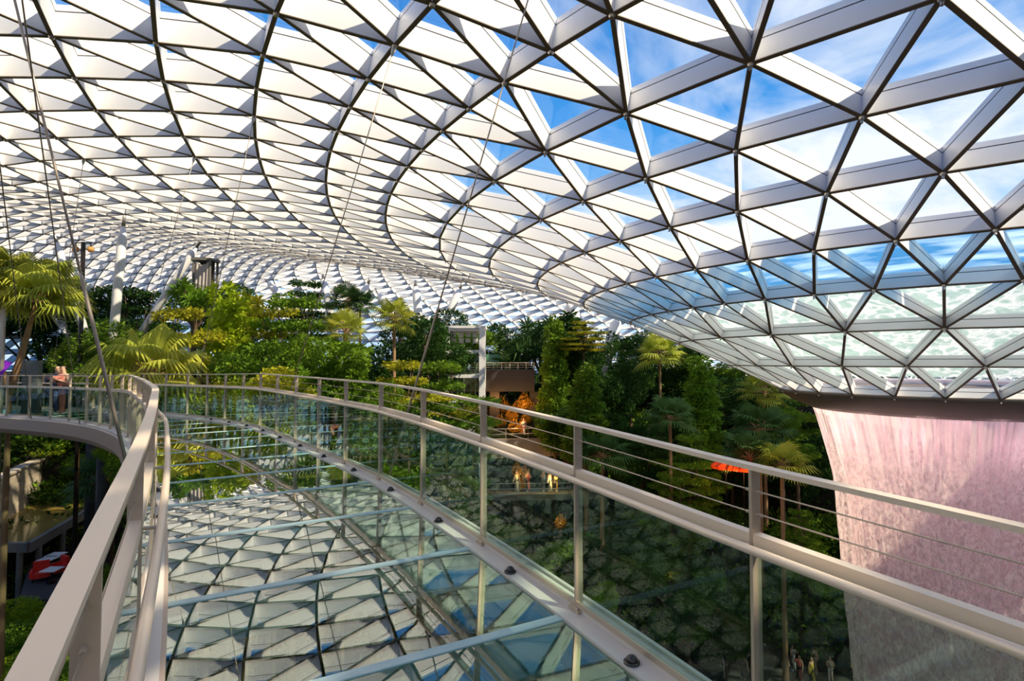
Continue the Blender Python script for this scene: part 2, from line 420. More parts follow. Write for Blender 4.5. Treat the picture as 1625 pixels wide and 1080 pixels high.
bridge = empty('footbridge', tuple(br(0, 1.4, -.6))); 
tag(bridge, 'curved footbridge with a mirror-like glass floor between pale steel edges, crossing the valley', 'footbridge')
PARENT_FIX = []
def under(o, root):
    """parents a mesh built in world space to an empty that stands elsewhere"""
    o.parent = root; o.matrix_parent_inverse = Matrix.Translation(-Vector(root.location)); return o
KW = .11
for nm, off, sgn, wi in (('kerb', 0, 1, .17), ('kerb', WB, -1, KW)):
    o = sweep(nm, off, [(-.17*sgn, -.06), (wi*sgn, -.06), (wi*sgn, .0), (.02*sgn, .0), (.02*sgn, .035), (-.0*sgn, .035), (-.0*sgn, .0), (-.14*sgn, .0), (-.14*sgn, .02), (-.17*sgn, .02)], M['kerb']); under(o, bridge)
for off, sgn in ((0, -1), (WB, 1)):
    o = sweep('edge_girder', off, [(.17*sgn, -.01), (.19*sgn, -.05), (.19*sgn, -.40), (.10*sgn, -.54), (-.06*sgn, -.60), (-.14*sgn, -.5), (-.14*sgn, -.01)], M['fascia'], smooth=False); under(o, bridge)
# the floor: one glass pane and one glass cross beam per bay
for i, s in enumerate(POSTS[:-1]):
    if s > 33: break
    vs = []; fs = []; n = 4
    for q in range(n+1):
        u = s + .045 + (BAY-.09)*q/n
        for o_ in (.175, WB-KW-.005):
            for z in (-.02, -.055): vs.append(br(u, o_, z))
    for q in range(n):
        a = q*4; b = a+4
        fs += [(a, a+2, b+2, b), (a+1, b+1, b+3, a+3), (a, b, b+1, a+1), (a+2, a+3, b+3, b+2)]
    fs += [(0, 1, 3, 2), (n*4, n*4+2, n*4+3, n*4+1)]
    o = MB().add(vs, fs).build('floor_pane', M['floor_glass']); under(o, bridge)
    mb = MB(); a = br(s, .17, 0); b = br(s, WB-KW, 0)
    mb.bar(a, b, .085, -.03, -.014, Vector((0, 0, 1)), 0)
    mb.bar(a, b, .02, -.34, -.06, Vector((0, 0, 1)), 0)
    mb.bar(a, b, .10, -.37, -.34, Vector((0, 0, 1)), 0)
    o = mb.build('glass_cross_beam', M['edge_glass']); under(o, bridge)

# ------------------------------------------------------------------ the two railings
def railing(off, sgn, label):
    """sgn: +1 when the walkway lies to the left of the post line"""
    root = empty('bridge_railing', tuple(br(0, off, 0))); tag(root, label, 'railing', 'railings along the footbridge')
    def put(o): return under(o, root)
    put(sweep('top_rail', off, rectp(.068, 1.375, 1.40), M['rail_steel']))
    put(sweep('middle_rail', off, rectp(.060, .975, 1.05), M['rail_steel']))
    put(sweep('handrail', off + .115*sgn, circp(.0225, 1.0), M['rail_steel'], smooth=True))
    for z in (1.15, 1.265): put(sweep('cable', off, circp(.004, z, 6), M['cable']))
    put(sweep('base_channel', off, [(.006*sgn, .035), (.03*sgn, .035), (.03*sgn, .075), (.006*sgn, .075)], M['post_steel']))
    for i, s in enumerate(POSTS):
        if s > 40: break
        t = brdir(s, off); side = Vector((-t.y, t.x, 0)); up = Vector((0, 0, 1)); b = br(s, off, 0)
        mb = MB(); R_ = Matrix((t, side, up)).transposed()
        mb.box(b + up*.685, (.009, .034, .69), R_, 0)
        mb.box(b + up*.012 , (.06, .05, .012), R_, 0)
        for z in (1.15, 1.265):
            mb.tube([b + up*z - t*.05, b + up*z + t*.05], .009, 6)
        mb.tube([b + up*1.0 + side*.115*sgn, b + up*1.0 + side*.03*sgn], .010, 6)
        pst = put(mb.build('post', M['post_steel']))
        bp_ = MB(); bp_.box(b + up*.030 , (.045, .042, .008), R_, 0)
        for tx in (-1, 1): bp_.tube([b + t*.03*tx + up*.036, b + t*.03*tx + up*.05], .007, 6)
        bo = bp_.build('base_plate', M['steel']); bo.parent = pst
        if i+1 < len(POSTS) and s < 38:
            s2 = POSTS[i+1]; vs = []; fs = []; n = 3
            for q in range(n+1):
                u = s + .03 + (s2-s-.06)*q/n
                for o_ in (.014, .026):
                    for z in (.045, 1.02): vs.append(br(u, off + o_*sgn, z))
            for q in range(n):
                a = q*4; c = a+4
                fs += [(a, a+1, c+1, c), (a+2, c+2, c+3, a+3), (a+1, a+3, c+3, c+1), (a, c, c+2, a+2)]
            put(MB().add(vs, fs).build('glass_panel', M['panel_glass']))
    return root
railing(0, 1, 'steel and glass railing on the waterfall side of the footbridge')
railing(WB, -1, 'steel and glass railing on the pond side of the footbridge, curling away at left')

# little black dome lights on the kerbs
lm = MB(); lm.tube([(0, 0, 0), (0, 0, .012)], .052, 16); lm.dome((0, 0, .012), .040, .040); dome_me = lm.mesh('deck_light', M['black'], True)
def deck_light(s, off, label, group):
    o = bpy.data.objects.new('deck_light', dome_me); C.objects.link(o); o.location = br(s, off, .002)
    tag(o, label, 'light', group)
ordn = ['first', 'second', 'third', 'fourth', 'fifth', 'sixth', 'seventh', 'eighth', 'ninth', 'tenth', 'eleventh', 'twelfth', 'thirteenth', 'fourteenth', 'fifteenth', 'sixteenth', 'seventeenth']
for i in range(13):
    s = -.62 + i*BAY - .10
    deck_light(s, .115, 'black dome floor light on the waterfall-side kerb, %s from the near end' % ordn[i], 'dome lights on the right kerb')
for i in range(8):
    s = 5.6 + i*BAY
    deck_light(s, WB-.082, 'black dome floor light on the pond-side kerb, %s from the near end' % ordn[i], 'dome lights on the left kerb')

# hanger cables from roof nodes to the deck edges
def node_near(px, py, kmin=-3, kmax=9):
    best = None
    for (k, j), (p, n, s) in NODES.items():
        if not (kmin <= k <= kmax) or p.y < -4 : continue
        if p.y < .8: continue
        q = proj(p); d = math.hypot(q[0]-px, q[1]-py)
        if best is None or d < best[0]: best = (d, p)
    return best[1]
def node_on_line(b, px0, py0, px1, py1):
    """roof node whose hanger to deck point b runs closest to the line through two photo points"""
    best = None
    for (k, j), (p, n, s) in NODES.items():
        if not (-3 <= k <= 9): continue
        e = 0
        for (qx, qy) in ((px0, py0), (px1, py1)):
            # point of the hanger at that image height
            lo, hi = 0.0, 1.0
            for _ in range(24):
                m = (lo+hi)/2; P = Vector(b)*(1-m) + p*m
                pr = proj(P)
                if pr[2] < .2: hi = m; continue
                if pr[1] > qy: lo = m
                else: hi = m
            e += abs(proj(Vector(b)*(1-lo)+p*lo)[0]-qx) + (200 if lo > .999 or lo < .01 else 0)
        if best is None or e < best[0]: best = (e, p)
    return best[1]
def hanger(b, top, r, label, rod=1.2):
    root = empty('hanger_cable', tuple(b)); tag(root, label, 'cable', 'cables hanging the footbridge from the roof')
    b = Vector(b); top = Vector(top); d = (top-b); L_ = d.length; u = d/L_
    under(MB().tube([b, b + u*L_*.5, top], r, 8).build('wire', M['cable'], smooth=True), root)
    under(MB().tube([b - u*.05, b + u*.1, b + u*.12, b + u*rod, b+u*(rod+.1)], [r*1.2, r*1.3, r*1.5, r*1.5, r], 8).build('turnbuckle', M['cable'], smooth=True), root)
    under(MB().tube([top, top - u*.10, top - u*.22], [.05, .05, r], 8).build('roof_clamp', M['white_steel'], smooth=True), root)
def base_on(off, px):
    """deck-edge station that shows at photo column px"""
    best = None
    for i in range(400):
        s = .5 + i*.1; p = br(s, off, -.02)
        if p.y < .5: continue
        q = proj(p); d = abs(q[0]-px)
        if best is None or d < best[0]: best = (d, p)
    return best[1]
LE = WB + .16; RE = -.16
b = br(8.05, LE, -.1); hanger(b, node_on_line(b, 110, 370, 12, 0), .017, 'thick dark cable slanting down to the near curve of the left railing', 3.0)
b = base_on(LE, 127); hanger(b, node_on_line(b, 85, 359, 41, 0), .010, 'thin cable just left of the thick dark one, meeting the roof at top left')
b = base_on(RE, 75); hanger(b, node_near(131, 259), .010, 'thin cable leaning right from the far left deck edge, crossing another cable')
b = base_on(LE, 49); hanger(b, node_on_line(b, 19, 412, 4, 276), .010, 'leftmost thin cable beside the fan palm')
b = base_on(RE, 193); hanger(b, node_near(309, 249), .010, 'thin cable crossing in front of the slanting tube column')
b = base_on(RE, 302); hanger(b, node_near(404, 187), .011, 'thin cable in front of the green climber-covered tree')
b = base_on(RE, 441); hanger(b, node_near(626, 72), .012, 'thin cable above the middle of the right railing')
b = base_on(RE, 616); hanger(b, node_on_line(b, 737, 340, 833, 0), .011, 'long cable rising from the right railing to the upper centre of the roof', 2.6)

# ------------------------------------------------------------------ oculus rim, water on the funnel, and the waterfall
def revolve(prof, n=160, flip=False, a0=0.0):
    vs = []; fs = []; m = len(prof)
    for i in range(n):
        a = 2*math.pi*i/n
        for (r, z) in prof: vs.append((r*math.sin(a), r*math.cos(a), z))
    for i in range(n):
        i2 = (i+1) % n
        for k in range(m-1): fs.append((i*m+k, i2*m+k, i2*m+k+1, i*m+k+1))
    return np.array(vs), np.array(fs)
def obj_at(name, me, loc, parent=None):
    o = bpy.data.objects.new(name, me); C.objects.link(o); o.location = loc
    if parent: o.parent = parent
    return o
V_, F_ = revolve([(7.60, -1.42), (7.62, -1.52), (7.50, -1.62), (6.95, -1.98), (6.3, -2.28), (5.95, -2.42), (5.86, -2.36), (5.86, -2.1), (6.6, -1.8), (7.2, -1.35), (7.60, -1.42)])
rim = obj_at('oculus_rim', np_mesh('oculus_rim', V_, F_, M['rim'], True), (CX, CY, 0)); tag(rim, 'dark steel rim around the bottom of the glass funnel', 'rim')

def foam_mat():
    m = bpy.data.materials.new('foaming_water'); m.use_nodes = True; nt = m.node_tree; nt.nodes.clear(); N = nt.nodes.new; L = nt.links.new
    tc = N('ShaderNodeTexCoord')
    nz = N('ShaderNodeTexNoise'); nz.inputs['Scale'].default_value = 1.6; nz.inputs['Detail'].default_value = 8; L(tc.outputs['Object'], nz.inputs['Vector'])
    mixv = N('ShaderNodeMix'); mixv.data_type = 'RGBA'; mixv.inputs['Factor'].default_value = .62; L(tc.outputs['Object'], mixv.inputs['A']); L(nz.outputs['Color'], mixv.inputs['B'])
    vo = N('ShaderNodeTexVoronoi'); vo.feature = 'DISTANCE_TO_EDGE'; vo.inputs['Scale'].default_value = 3.0; L(mixv.outputs['Result'], vo.inputs['Vector'])
    r = N('ShaderNodeValToRGB'); L(vo.outputs['Distance'], r.inputs[0])
    r.color_ramp.elements[0].position = 0.0; r.color_ramp.elements[0].color = (1, 1, 1, 1)
    r.color_ramp.elements[1].position = .16; r.color_ramp.elements[1].color = (.50, .66, .60, 1)
    n2 = N('ShaderNodeTexNoise'); n2.inputs['Scale'].default_value = 5; n2.inputs['Detail'].default_value = 7; L(tc.outputs['Object'], n2.inputs['Vector'])
    mx = N('ShaderNodeMix'); mx.data_type = 'RGBA'; mx.blend_type = 'OVERLAY'; mx.inputs['Factor'].default_value = .5; L(r.outputs[0], mx.inputs['A']); L(n2.outputs['Fac'], mx.inputs['B'])
    t = N('ShaderNodeBsdfTranslucent'); d = N('ShaderNodeBsdfDiffuse'); L(mx.outputs['Result'], t.inputs['Color']); L(mx.outputs['Result'], d.inputs['Color'])
    ms = N('ShaderNodeMixShader'); ms.inputs[0].default_value = .32; L(t.outputs[0], ms.inputs[1]); L(d.outputs[0], ms.inputs[2])
    tp = N('ShaderNodeBsdfTransparent'); m2 = N('ShaderNodeMixShader'); m2.inputs[0].default_value = .9; L(tp.outputs[0], m2.inputs[1]); L(ms.outputs[0], m2.inputs[2])
    o = N('ShaderNodeOutputMaterial'); L(m2.outputs[0], o.inputs[0]); return m
M['foam'] = foam_mat()
def calm_mat():
    m = bpy.data.materials.new('calm_water'); m.use_nodes = True; nt = m.node_tree; nt.nodes.clear(); N = nt.nodes.new; L = nt.links.new
    tc = N('ShaderNodeTexCoord'); mp = N('ShaderNodeMapping'); mp.inputs['Scale'].default_value = (.35, .35, 5); L(tc.outputs['Object'], mp.inputs[0])
    nz = N('ShaderNodeTexNoise'); nz.inputs['Scale'].default_value = 1.2; nz.inputs['Detail'].default_value = 4; L(mp.outputs[0], nz.inputs['Vector'])
    r = N('ShaderNodeValToRGB'); L(nz.outputs['Fac'], r.inputs[0])
    r.color_ramp.elements[0].position = .44; r.color_ramp.elements[0].color = (.06, .26, .55, 1)
    r.color_ramp.elements[1].position = .68; r.color_ramp.elements[1].color = (.62, .82, .95, 1)
    tp = N('ShaderNodeBsdfTransparent'); L(r.outputs[0], tp.inputs['Color']); tl = N('ShaderNodeBsdfTranslucent'); L(r.outputs[0], tl.inputs['Color'])
    ms = N('ShaderNodeMixShader'); ms.inputs[0].default_value = .70; L(tp.outputs[0], ms.inputs[1]); L(tl.outputs[0], ms.inputs[2])
    o = N('ShaderNodeOutputMaterial'); L(ms.outputs[0], o.inputs[0]); return m
M['calm'] = calm_mat()
def funnel_sheet(name, ks, dz, m_, amp):
    pr = [(rz(k)[0]*1.0 - .30, rz(k)[1] + dz) for k in ks]
    V_, F_ = revolve(pr, 240)
    if amp:
        a = np.arctan2(V_[:, 0], V_[:, 1]); V_[:, 2] += amp*(np.sin(a*31 + V_[:, 2]*3) + np.sin(a*57 - V_[:, 2]*5))*.5
    return np_mesh(name, V_, F_, m_, True)
basin = empty('funnel_water', (CX, CY, 0)); tag(basin, 'white foaming water sheeting down inside the glass funnel', 'water')
obj_at('foaming_sheet', funnel_sheet('foaming_sheet', [-6.8, -6.6, -6.2, -5.8, -5.4, -5.0, -4.7, -4.4], .62, M['foam'], .03), (0, 0, 0), basin)
obj_at('calm_sheet', funnel_sheet('calm_sheet', [-4.38, -4.1, -3.8, -3.5, -3.25], .70, M['calm'], 0), (0, 0, 0), basin)

def fall_mat(name, k_alpha, dens, col):
    m = bpy.data.materials.new(name); m.use_nodes = True; nt = m.node_tree; nt.nodes.clear(); N = nt.nodes.new; L = nt.links.new
    tc = N('ShaderNodeTexCoord'); sep = N('ShaderNodeSeparateXYZ'); L(tc.outputs['Object'], sep.inputs[0])
    at2 = N('ShaderNodeMath'); at2.operation = 'ARCTAN2'; L(sep.outputs['X'], at2.inputs[0]); L(sep.outputs['Y'], at2.inputs[1])
    sc = N('ShaderNodeMath'); sc.operation = 'MULTIPLY'; sc.inputs[1].default_value = 5.8; L(at2.outputs[0], sc.inputs[0])
    def noise(kx, kz, scale, det, dist=0.0, off=0.0):
        a = N('ShaderNodeMath'); a.operation = 'MULTIPLY'; a.inputs[1].default_value = kx; L(sc.outputs[0], a.inputs[0])
        b = N('ShaderNodeMath'); b.operation = 'MULTIPLY'; b.inputs[1].default_value = kz; L(sep.outputs['Z'], b.inputs[0])
        c = N('ShaderNodeCombineXYZ'); L(a.outputs[0], c.inputs[0]); L(b.outputs[0], c.inputs[1]); c.inputs[2].default_value = k_alpha*7.3 + off
        n = N('ShaderNodeTexNoise'); n.inputs['Scale'].default_value = scale; n.inputs['Detail'].default_value = det; n.inputs['Distortion'].default_value = dist
        n.inputs['Roughness'].default_value = .62
        L(c.outputs[0], n.inputs['Vector']); return n.outputs['Fac']
    streak = noise(1, .035, 5.0, 6); drop = noise(1, .62, 3.6, 8, 1.2); fine = noise(1, .5, 9.0, 4, .6, 3)
    # from smooth strands at the lip to broken drops below
    mr = N('ShaderNodeMapRange'); mr.inputs['From Min'].default_value = -3.0; mr.inputs['From Max'].default_value = -5.4; L(sep.outputs['Z'], mr.inputs['Value'])
    sw = N('ShaderNodeMath'); sw.operation = 'MULTIPLY_ADD'; sw.inputs[1].default_value = .9; sw.inputs[2].default_value = -.45; L(noise(1, 0, 1.3, 3, 0, 9), sw.inputs[0])
    ad = N('ShaderNodeMath'); ad.operation = 'ADD'; ad.use_clamp = True; L(mr.outputs[0], ad.inputs[0]); L(sw.outputs[0], ad.inputs[1])
    mx = N('ShaderNodeMix'); mx.data_type = 'FLOAT'; L(ad.outputs[0], mx.inputs['Factor'])
    L(streak, mx.inputs['A'])
    dm = N('ShaderNodeMix'); dm.data_type = 'FLOAT'; dm.inputs['Factor'].default_value = .4; L(drop, dm.inputs['A']); L(fine, dm.inputs['B']); L(dm.outputs['Result'], mx.inputs['B'])
    r = N('ShaderNodeValToRGB'); L(mx.outputs['Result'], r.inputs[0]); r.color_ramp.elements[0].position = dens[0]; r.color_ramp.elements[1].position = dens[1]
    r.color_ramp.elements[0].color = (dens[2],)*3+(1,); r.color_ramp.elements[1].color = (1, 1, 1, 1)
    d = N('ShaderNodeBsdfDiffuse'); d.inputs['Color'].default_value = (*col, 1); t = N('ShaderNodeBsdfTranslucent'); t.inputs['Color'].default_value = (*col, 1)
    ms = N('ShaderNodeMixShader'); ms.inputs[0].default_value = .45; L(d.outputs[0], ms.inputs[1]); L(t.outputs[0], ms.inputs[2])
    tp = N('ShaderNodeBsdfTransparent'); m2 = N('ShaderNodeMixShader'); L(r.outputs[0], m2.inputs[0]); L(tp.outputs[0], m2.inputs[1]); L(ms.outputs[0], m2.inputs[2])
    o = N('ShaderNodeOutputMaterial'); L(m2.outputs[0], o.inputs[0]); return m
fall = empty('waterfall', (CX, CY, -21.5)); tag(fall, 'round curtain of pinkish white water falling from the funnel rim', 'waterfall')
def fall_shell(name, dr, m_):
    prof = []
    for i in range(60):
        t = i/59; z = -2.30 - 19.2*t; r = 5.95 - .75*min(1, t*5)**.8*1.0 - 1.35*t + dr
        prof.append((r, z))
    V_, F_ = revolve(prof, 260)
    a = np.arctan2(V_[:, 0], V_[:, 1]); q = np.clip((-V_[:, 2]-2.6)/8, 0, 1)
    w = 1 + q*.012*(np.sin(a*43+V_[:, 2]*.7)+np.sin(a*91-V_[:, 2]*1.3)); V_[:, 0] *= w; V_[:, 1] *= w
    o = obj_at(name, np_mesh(name, V_, F_, m_, True), (0, 0, 21.5), fall); return o
PINK = (1.0, 0.87, 0.86)  # tint of the pink lighting put into the water's base colour
fall_shell('water_curtain', 0, fall_mat('water_strands', 0, (.45, .58, .30), PINK))
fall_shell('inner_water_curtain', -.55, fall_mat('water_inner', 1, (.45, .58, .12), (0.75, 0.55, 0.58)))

# show lights inside the rim, washing the curtain in pink
rl = bpy.data.lights.new('rim_lamp', 'POINT'); rl.energy = 65; rl.color = (1.0, .66, .68); rl.shadow_soft_size = .3
for i in range(10):
    a = 2*math.pi*i/10 + .2
    l = bpy.data.objects.new('rim_lamp', rl); C.objects.link(l); l.location = (4.3*math.sin(a), 4.3*math.cos(a), -3.2); l.parent = rim

# ------------------------------------------------------------------ plants: leaf meshes, crowns, palms
def leaves(P, D, size, asp=.45, curl=.25):
    """one folded diamond leaf per point P, pointing along D"""
    n = len(P); D = D/np.linalg.norm(D, axis=1, keepdims=True)
    R_ = rng.normal(size=(n, 3)); S_ = np.cross(D, R_); S_ /= np.linalg.norm(S_, axis=1, keepdims=True)+1e-9
    U = np.cross(S_, D); sz = (size*rng.uniform(.6, 1.3, n))[:, None] if np.isscalar(size) else size[:, None]
    a = P; c = P + D*sz - U*sz*curl*.5; m = P + D*sz*.45 + U*sz*curl*.25
    b = m + S_*sz*asp*.5 - U*sz*.06; d = m - S_*sz*asp*.5 - U*sz*.06
    V = np.stack([a, b, c, d], 1).reshape(-1, 3)
    F = np.arange(n*4).reshape(n, 4)
    return V, F
def in_ball(n, lo=.55):
    v = rng.normal(size=(n, 3)); v /= np.linalg.norm(v, axis=1, keepdims=True)
    return v, v*(rng.uniform(lo**3, 1, n)**(1/3))[:, None]
def clump(cs, n, size, up=.35, lo=.6, asp=.5):
    """leaf cloud over ellipsoids cs = [(x,y,z,rx,ry,rz)]"""
    Vs = []; w = np.array([c[3]*c[4]+c[3]*c[5]+.001 for c in cs]); w = w/w.sum()
    Ps = []; Ds = []
    for c, k in zip(cs, np.maximum(1, (w*n).astype(int))):
        v, q = in_ball(k, lo); Ps.append(np.array(c[:3]) + q*np.array(c[3:6])); d = v*np.array([1, 1, .5]) + rng.normal(size=(k, 3))*.5; d[:, 2] += up*0 - .15; Ds.append(d)
    return leaves(np.concatenate(Ps), np.concatenate(Ds), size, asp)
def leaf_mesh(name, cs, n, size, m, **kw):
    V, F = clump(cs, n, size, **kw); return np_mesh(name, V, F, m)
def unit_trunk(name, r, m, bend=.03, n=7, multi=0):
    """trunk of unit height; radius is given in metres and scaled back by the caller"""
    vs = []; fs = []; k = 10
    for i in range(n+1):
        q = r*(1.25 - .55*i/n)*(1.25 if i == 0 else 1)
        for j in range(k):
            t = 2*math.pi*j/k; vs.append((q*math.cos(t) + bend*6*math.sin(i*1.3)*i/n, q*math.sin(t) + bend*6*math.cos(i*1.7)*i/n, i/n))
    for i in range(n):
        for j in range(k): fs.append((i*k+j, i*k+(j+1) % k, (i+1)*k+(j+1) % k, (i+1)*k+j))
    return MB().add(vs, fs).mesh(name, m, True)
def crown_broad(m, seed, n=15000, size=.030):
    random.seed(seed); cs = []
    for i in range(15):
        a = i*2.4+random.random(); rr = random.uniform(.15, .40); z = random.uniform(-.28, .36)
        cs.append((rr*math.cos(a), rr*math.sin(a), z, random.uniform(.13, .22), random.uniform(.13, .22), random.uniform(.09, .15)))
    return leaf_mesh('foliage', cs, n, size, m), cs
def crown_tier(m, seed, n=14000, size=.028):
    random.seed(seed); cs = []
    for t in range(6):
        z = -.42 + t*.16; R0 = .50*(1-.10*abs(t-1.5)) * (1 if t < 4 else .62)
        for i in range(7):
            a = i*.9 + t*1.7 + random.random()*.4; rr = R0*random.uniform(.35, .78)
            cs.append((rr*math.cos(a), rr*math.sin(a), z+random.uniform(-.02, .02), R0*.30, R0*.30, .030))
    return leaf_mesh('foliage', cs, n, size, m, lo=.3), cs
def crown_column(m, seed, n=9000, size=.085):
    random.seed(seed); cs = []; K = 2.3
    for i in range(26):
        z = (-.48 + i*.038)*K; R0 = .38*(1 - i/30)**.7 + .07; a = i*2.4
        cs.append((R0*.5*math.cos(a), R0*.5*math.sin(a), z, R0*.66, R0*.66, .13))
    V, F = clump(cs, n, size, lo=.4); V[:, 2] /= K
    return np_mesh('foliage', V, F, m), cs
def branch_mesh(name, cs, m, r=.010):
    mb = MB()
    for c in cs[::2]:
        mb.tube([(0, 0, -.5), (c[0]*.4, c[1]*.4, -.5+(c[2]+.5)*.45), (c[0], c[1], c[2])], [r*1.6, r, r*.4], 5)
    return mb.mesh(name, m, True)
def fan_leaf(mb, o, d, L_, droop, nb=23, stalk=.45):
    o = Vector(o); d = Vector(d).normalized(); side = d.cross(Vector((0, 0, 1))).normalized(); up = side.cross(d)
    mid = o + d*L_*stalk*.6 + Vector((0, 0, .05*L_)); e = o + d*L_*stalk
    mb.tube([o, mid, e], [.012*L_, .009*L_, .007*L_], 4, mi=1)
    R0 = L_*(1-stalk)
    for i in range(nb):
        a = -2.0 + 4.0*i/(nb-1); v = d*math.cos(a) + side*math.sin(a)
        w = R0*.040; per = (d*-math.sin(a) + side*math.cos(a))
        q = R0*(1-.12*abs(a)); p1 = e + v*q*.55 + up*.02*R0; p2 = e + v*q - Vector((0, 0, droop*q*(.5+.3*random.random())))
        mb.add([e, p1 - per*w, p2, p1 + per*w], [(0, 1, 2, 3)], 0)
def palm_head(m, seed, n=20, L_=1.0, droop=.5, spread=1.0):
    random.seed(seed); mb = MB()
    for i in range(n):
        a = i*2.4; el = math.radians(70 - 95*(i/n)*spread + random.uniform(-6, 6))
        fan_leaf(mb, (0, 0, 0), (math.cos(a)*math.cos(el), math.sin(a)*math.cos(el), math.sin(el)), L_*random.uniform(.85, 1.1), droop)
    return mb.mesh('fronds', [m, M['palm_bark']])
def spiky_head(mb, c, R0, n, w=.03, mi=0):
    for i in range(n):
        v = Vector((random.gauss(0, 1), random.gauss(0, 1), random.gauss(.25, .8))).normalized(); s_ = v.orthogonal().normalized()
        L_ = R0*random.uniform(.7, 1.1); c = Vector(c); p1 = c + v*L_*.55; p2 = c + v*L_ - Vector((0, 0, .22*L_))
        mb.add([c - s_*w*.6, p1 - s_*w, p2, p1 + s_*w, c + s_*w*.6], [(0, 1, 2, 3, 4)], mi)
def spiky_crown(m, seed, heads=9):
    random.seed(seed); mb = MB(); bb = MB()
    for i in range(heads):
        a = i*2.4; r = .33*math.sqrt((i+.5)/heads); c = (r*math.cos(a), r*math.sin(a), .12*random.uniform(-1, 1.4)+.05)
        spiky_head(mb, c, .25, 70, .011)
        bb.tube([(0, 0, -.5), (c[0]*.7, c[1]*.7, -.2), c], [.022, .014, .010], 5)
    return mb.mesh('fronds', m), bb.mesh('branches', M['bark'])
PROTO = {}
def proto(kind):
    if kind in PROTO: return PROTO[kind]
    base, mk, sd = kind
    m = M[mk]
    if base == 'broad': f, cs = crown_broad(m, sd); r = [('foliage', f), ('branches', branch_mesh('branches', cs, M['bark']))]
    elif base == 'tier': f, cs = crown_tier(m, sd); r = [('foliage', f), ('branches', branch_mesh('branches', cs, M['bark'], .006))]
    elif base == 'column': f, cs = crown_column(m, sd); r = [('foliage', f)]
    elif base == 'fan': r = [('fronds', palm_head(m, sd, 22, .56, .45))]
    elif base == 'loose': r = [('fronds', palm_head(m, sd, 26, .58, .8, .9))]
    elif base == 'spiky': a, b = spiky_crown(m, sd); r = [('fronds', a), ('branches', b)]
    PROTO[kind] = r; return r
TRUNKS = {'bark': unit_trunk('trunk', 1, M['bark']), 'palm': unit_trunk('trunk', 1, M['palm_bark'], .02)}
PLANTS = []
NAMES = {'broad': 'broadleaf_tree', 'tier': 'tiered_tree', 'column': 'climber_covered_plant', 'fan': 'fan_palm', 'loose': 'fan_palm', 'spiky': 'screw_pine'}
CATS = {'broad': 'tree', 'tier': 'tree', 'column': 'plant', 'fan': 'palm', 'loose': 'palm', 'spiky': 'tree'}
def plant(base, mk, sd, px, ytop, depth, w, h, look, where, tr=None, zbase=None, extra_trunks=0):
    p = at(px, ytop, depth); x, y = p.x, p.y; zt = p.z; zg = ground_z(x, y) if zbase is None else zbase
    root = empty(NAMES[base], (x, y, zg), random.random()*6.28)
    zc = zt - h/2 if base in ('broad', 'tier', 'column', 'spiky') else zt - h*.55
    for nm, me in proto((base, mk, sd)):
        o = bpy.data.objects.new(nm, me); C.objects.link(o); o.parent = root; o.location = (0, 0, zc - zg)
        o.scale = (w, w, h if base != 'fan' and base != 'loose' else w)
    th = (zc - zg) - (h*.45 if base in ('broad', 'tier', 'spiky') else -.0) + (h*.15 if base == 'broad' else 0)
    if base == 'column': th = zc - zg
    th = max(th, .3)
    t = tr if tr else (.16 if base in ('fan', 'loose') else .17)
    o = bpy.data.objects.new('trunk', TRUNKS['palm' if base in ('fan', 'loose') else 'bark']); C.objects.link(o); o.parent = root; o.scale = (t, t, th)
    PLANTS.append([root, look, where, px, CATS[base], base]); return root
rnd = random.Random(11)
G1 = 'in the sunlit grove'; G2 = 'on the shaded hillside'; G3 = 'along the far garden edge'; G4 = 'below the bridge'
P_ = plant
# sunlit grove left of centre: (kind, leaf, seed, px, top y, depth, width, height)
P_('loose', 'leaf_palm', 1, 22, 392, 23, 6.0, 5.0, 'big yellow-green fan palm with an orange forked trunk', 'at the left edge', tr=.13)
_r = PLANTS[-1][0]; _h = [c for c in _r.children if c.name.startswith('fronds')][0]; _z = _h.location.z + 1.0; _h.location.z = _z
for _i, (_x, _y, _k) in enumerate(((-1.5, .3, -.5), (-.5, -.9, .25), (.7, .5, .1), (1.4, -.5, -.6))):
    _r.rotation_euler = (0, 0, 0)
    MB().tube([(0, 0, _z-4.2), (_x*.35, _y*.35, _z-3.0), (_x, _y, _z+_k)], [.15, .11, .07], 8).build('branch', M['palm_bark'], _r, True)
    o = _h.copy(); C.objects.link(o); o.parent = _r; o.location = (_x, _y, _z+_k); o.scale = (3.6, 3.6, 3.6); o.rotation_euler = (0, 0, _i*1.7)
_h.scale = (3.6, 3.6, 3.6)
[c for c in _r.children if c.name.startswith('trunk')][0].scale.z = _z-3.9
P_('loose', 'leaf_palm', 2, 236, 530, 22.5, 4.6, 3.0, 'low yellow-green fan palm', 'just behind the curl of the left railing', tr=.22)
